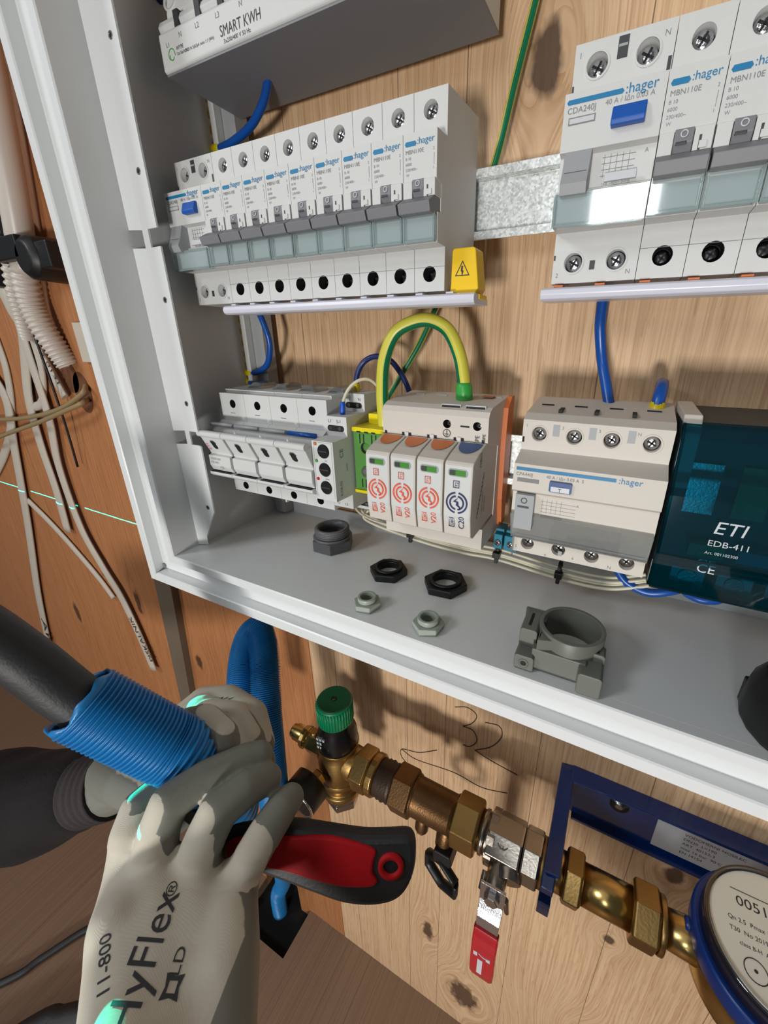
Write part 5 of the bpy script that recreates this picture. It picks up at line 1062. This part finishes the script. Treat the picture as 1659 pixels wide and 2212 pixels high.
# left hand (behind, holding the conduit)
caps = chain([(-228.7, 198.4, -376.7), (-199.4, 184.6, -367.8), (-175.4, 173.7, -353.9), (-153.3, 153.5, -338.7), (-144.3, 138.8, -326.6)], [24, 22, 20, 24, 20])
caps += chain([(-191.1, 183.8, -353.5), (-154.9, 188.2, -333.8), (-132.8, 187.0, -329.0), (-122.8, 183.5, -326.9)], [15, 13.5, 12, 10])
caps += chain([(-166.0, 145.3, -341.0), (-156.1, 129.5, -324.6), (-138.7, 121.0, -319.7), (-111.8, 122.1, -320.1), (-95.0, 132.1, -329.4)], [18, 13, 11, 10.5, 10])
caps += chain([(-156.4, 147.5, -337.9), (-133.1, 140.3, -315.4), (-114.6, 134.3, -311.9), (-96.4, 139.5, -317.2), (-89.1, 151.2, -324.9)], [18, 13, 11, 10.5, 9.5])
caps += chain([(-154.2, 149.4, -339.3), (-127.2, 149.2, -315.0), (-107.4, 145.4, -312.5), (-93.5, 151.8, -315.6), (-92.4, 161.0, -321.3)], [18, 12.5, 11, 10, 9])
caps += chain([(-154.1, 156.8, -340.0), (-130.9, 156.3, -304.9), (-116.8, 153.1, -297.3), (-100.6, 153.4, -300.3), (-97.1, 155.6, -303.9)], [16, 12, 11.5, 10.5, 9.5])
caps += chain([(-144.3, 138.8, -326.6), (-92.1, 137.5, -339.6), (-86.3, 150.5, -337.3)], [16, 11, 9.5])
me = blob('glove_left', caps, 1.3, 5)
LU = V((-142.8, 128.9, -311.1))
def fl(p, n):
    x = (p - LU).dot(fR); y = (p - LU).dot(fU); dd = (p - V((93.58, 261.23, -66.9))).dot(fF)
    if x < -62: return .75 + n.dot(fR)
    top = (fU * .85 + fR * .35 - fF * .2).normalized(); q = n.dot(top)
    return .80 - q if dd < 284 else .25 - q
gl = finish(me, 'left_glove', ['glove_fabric'], fl, who)
caps = chain([(-379.3, 273.4, -429.8), (-306.2, 235.3, -404.7), (-260.5, 215.1, -391.9), (-224.5, 195.2, -379.7)], [44, 41, 36, 29])
me = blob('sleeve', caps, 2.0, 6)
for v in me.vertices:
    p = back(v.co); k = math.sin(p.x * .16 + math.sin(p.z * .09) * 1.3) * .9 + math.sin(p.x * .07 + p.z * .11) * 1.2; v.co += v.normal * (k * .001)
finish(me, 'sleeve', ['sleeve_black'], None, who)
e0 = (V(below[1]) + V(below[2])) * .5; e1 = (V(wr[1]) + V(wr[2])) * .5; ed = (e0 - e1).normalized()
me = blob('sleeve', chain([tuple(e0 + ed * 8), tuple(e0 + ed * 120 - V((0, 0, 25))), tuple(e0 + ed * 260 - V((0, 0, 90)))], [33, 42, 50]), 2.0, 6)
finish(me, 'sleeve', ['sleeve_black'], None, who)
b = B(); a = V((-221.9, 195.1, -377.0)); c = V((-194.6, 182.7, -366.1)); b.tube([a - (c - a) * .2, a, a + (c - a) * .5, c], lambda t: 26.5 - 3 * t + .5 * math.sin(t * 60), 32, sub=16); b.build('knit_cuff', 'cuff_dark', who)
# printed lettering on the gloves, laid onto the surface
def wrap(me_obj, items, name):
    pm = me_obj.data; o0 = V(who['_o']); bv = BVHTree.FromPolygons([v.co[:] for v in pm.vertices], [tuple(p.vertices) for p in pm.polygons])
    b = B()
    for s, size, org, u, v, dirn, sx in items:
        if isinstance(s, str): gs, fs = glyphs(s)
        else: gs, fs = s
        bm = bmesh.new(); vv = [bm.verts.new((x * sx, y, 0)) for x, y, *_ in gs]
        for f in fs:
            try: bm.faces.new([vv[i] for i in f])
            except ValueError: pass
        bmesh.ops.triangulate(bm, faces=bm.faces)
        for _ in range(3):
            es = [e for e in bm.edges if e.calc_length() * size > 2.0]
            if es: bmesh.ops.subdivide_edges(bm, edges=es, cuts=1); bmesh.ops.triangulate(bm, faces=bm.faces)
        org = V(org); u = V(u).normalized(); v = V(v); v = (v - u * v.dot(u)).normalized(); dn = (org - V((93.58, 261.23, -66.9))).normalized() if len(items) > 1 else V(dirn).normalized(); dw = V((dn.x, -dn.y, dn.z)); idx = {}; outv = []
        for q in bm.verts:
            p = org + u * (q.co.x * size) + v * (q.co.y * size) - dn * 60
            hit = bv.ray_cast(W(p - o0), dw)
            idx[q] = None
            if hit[0] is not None: idx[q] = len(outv); outv.append(back(hit[0] + hit[1] * .00022) + o0)
        b.add(outv, [tuple(idx[q] for q in f.verts) for f in bm.faces if all(idx[q] is not None for q in f.verts)], 0, True); bm.free()
    return b.build(name, 'ink_dark', who)
def dirpt(a, c): return (V(c) - V(a))
u1 = dirpt((-44.3, 250.2, -338.8), (-60.0, 215.2, -323.3)); v1 = -fR * 1.0 + fU * .05
square = ([(0, 0), (.5, .12), (1, 0), (.88, .5), (1, 1), (.5, .88), (0, 1), (.12, .5), (.27, .27), (.73, .27), (.73, .73), (.27, .73)], [(0, 1, 9, 8), (1, 2, 9), (2, 3, 9), (3, 10, 9), (3, 4, 10), (4, 5, 10), (5, 11, 10), (5, 6, 11), (6, 7, 11), (7, 8, 11), (7, 0, 8)])
wrap(gr, [('HyFlex', 17.5, (-50.9, 250.0, -347.1), u1, v1, fF, .93), ('®', 7, (-66.1, 213.5, -323.3), u1, v1, fF, 1.1), ('11-800', 6.4, (-68.8, 245.6, -338.6), dirpt((-67.0, 245.8, -335.5), (-83.9, 234.1, -327.9)), v1, fF, 1.15),
          ('LD', 6.2, (-42.7, 229.3, -331.2), u1, v1, fF, 1.2), (square, 7.6, (-36.8, 234.0, -332.3), u1, v1, fF, 1)], 'glove_printing')
wrap(gl, [('HV', 10, (-126.2, 123.1, -311.4), dirpt((-127.2, 123.6, -311.4), (-136.1, 126.1, -307.0)), dirpt((-129.3, 123.0, -307.6), (-130.7, 127.9, -317.1)), (fF * .3 - fU), 1)], 'glove_printing')
# held conduit with black cable
A0 = V((-145.4, 195.5, -251.7)); A1 = V((-110.4, 169.7, -304.1)); A2 = V((-102.5, 161.6, -333.3)); ad = (A1 - A0).normalized()
t = thing('blue_conduit', 'blue corrugated conduit piece held in the gloves, its cut mouth facing the camera', 'conduit', tuple(A0))
b = B(); path = [A0, A0 + (A1 - A0) * .25, A0 + (A1 - A0) * .5, A0 + (A1 - A0) * .75, A1, A2, (-117.7, 150.4, -394.4)]
L = sum((V(path[i + 1]) - V(path[i])).length for i in range(6)); PT = 4.1
b.tube(path, lambda q: 18.4 + 1.25 * math.tanh(1.8 * math.sin(2 * math.pi * q * L / PT)), 48, sub=int(L / PT * 9 / 6), caps=False)
b.tube([p for p in path], 17.0, 40, sub=6, caps=False)
# ragged cut edge
w = ad.cross(V((0, 0, 1))).normalized(); h = ad.cross(w)
me_len = len(b.v)
rg = []
for k in range(48):
    a = 2 * math.pi * k / 48; rad = w * math.cos(a) + h * math.sin(a); j = 1.6 * math.sin(a * 3 + 1) + 1.0 * math.sin(a * 7) + random.uniform(-.4, .4)
    rg += [A0 + rad * 18.4 - ad * (3.5 + j), A0 + rad * 19.0, A0 + rad * 17.0, A0 + rad * 17.2 - ad * (3.5 + j)]
b.add(rg, [(4 * k + i, 4 * k + (i + 1) % 4 if i < 3 else 4 * k, 4 * ((k + 1) % 48) + ((i + 1) % 4), 4 * ((k + 1) % 48) + i) for k in range(48) for i in range(4)], 0, True)
b.build('tube', 'conduit_blue', t)
b = B(); b.tube([A0 + ad * 30, A0 + (w * -1.0) * 1, (-159.8, 206.1, -220.8), (-172.3, 215.5, -195.2), (-176.8, 229.3, -166.6)], lambda q: (13.6 + .25 * math.sin(q * 30), 12.8), 28, sub=14)
tag(b.build('power_cable', 'black_rubber'), 'thick black cable sticking out of the blue conduit towards the upper left', 'cable')
# knife / saw handle held in the lower hand
t = thing('knife_handle', 'red and black tool handle with hanging hole gripped under the big glove', 'hand tool', (-9.5, 154.1, -348.6))
K0 = V((-8.7, 155.2, -349.4))
def kp(x, y): p = V(K0) + fR * ((x - 740) * .268) - fU * ((y - 1860) * .262); return p
def kext(poly, t0, t1):
    b = B(); n = len(poly); vs = [kp(x, y) + fF * t0 for x, y in poly] + [kp(x, y) + fF * t1 for x, y in poly]
    b.add(vs, [tuple(range(n)), tuple(range(n, 2 * n))]); o = 0
    for i in range(n): j = (i + 1) % n; b.f.append([i, j, n + j, n + i]); b.m.append(0); b.s.append(False)
    return b
def spl(P, sub=5):
    out = []; n = len(P)
    for i in range(n):
        a, b_, c, d = [V((*P[(i + k) % n], 0)) for k in (-1, 0, 1, 2)]
        for k in range(sub):
            q = k / sub; r = .5 * ((2 * b_) + (c - a) * q + (2 * a - 5 * b_ + 4 * c - d) * q * q + (3 * b_ - a - 3 * c + d) * q ** 3); out.append((r.x, r.y))
    return out
outl = spl([(480, 1800), (560, 1782), (630, 1778), (700, 1788), (780, 1800), (840, 1800), (884, 1800), (898, 1822), (896, 1870), (880, 1915), (850, 1942), (800, 1952), (740, 1946), (680, 1925), (620, 1902), (560, 1880), (480, 1860)])
kext(outl, -1, 10).build('grip', 'black_rubber', t, bevel=3.0)
red = spl([(500, 1800), (600, 1793), (700, 1792), (770, 1806), (812, 1822), (808, 1845), (806, 1870), (816, 1890), (800, 1903), (740, 1902), (680, 1888), (610, 1866), (500, 1850)], 4)
kext(red, -2.6, 4).build('red_inlay', 'handle_red', t, bevel=1.4)
b = B(); c = kp(845, 1857); b.ring(c + fF * 2.5, -fF, 7.4, 4.4, 5.6, 32); b.build('hanging_ring', 'handle_red', t)
b = B(); b.lathe(c + fF * 1.5, -fF, [(4.5, 0), (4.5, 3.0)], 24); b.build('hanging_hole', 'hole_dark', t)
b = kext([(330, 1700), (480, 1805), (480, 1850), (320, 1720)], 4, 7); b.build('blade', 'steel', t)
for o in bpy.data.objects:
    if '_o' in o: del o['_o']
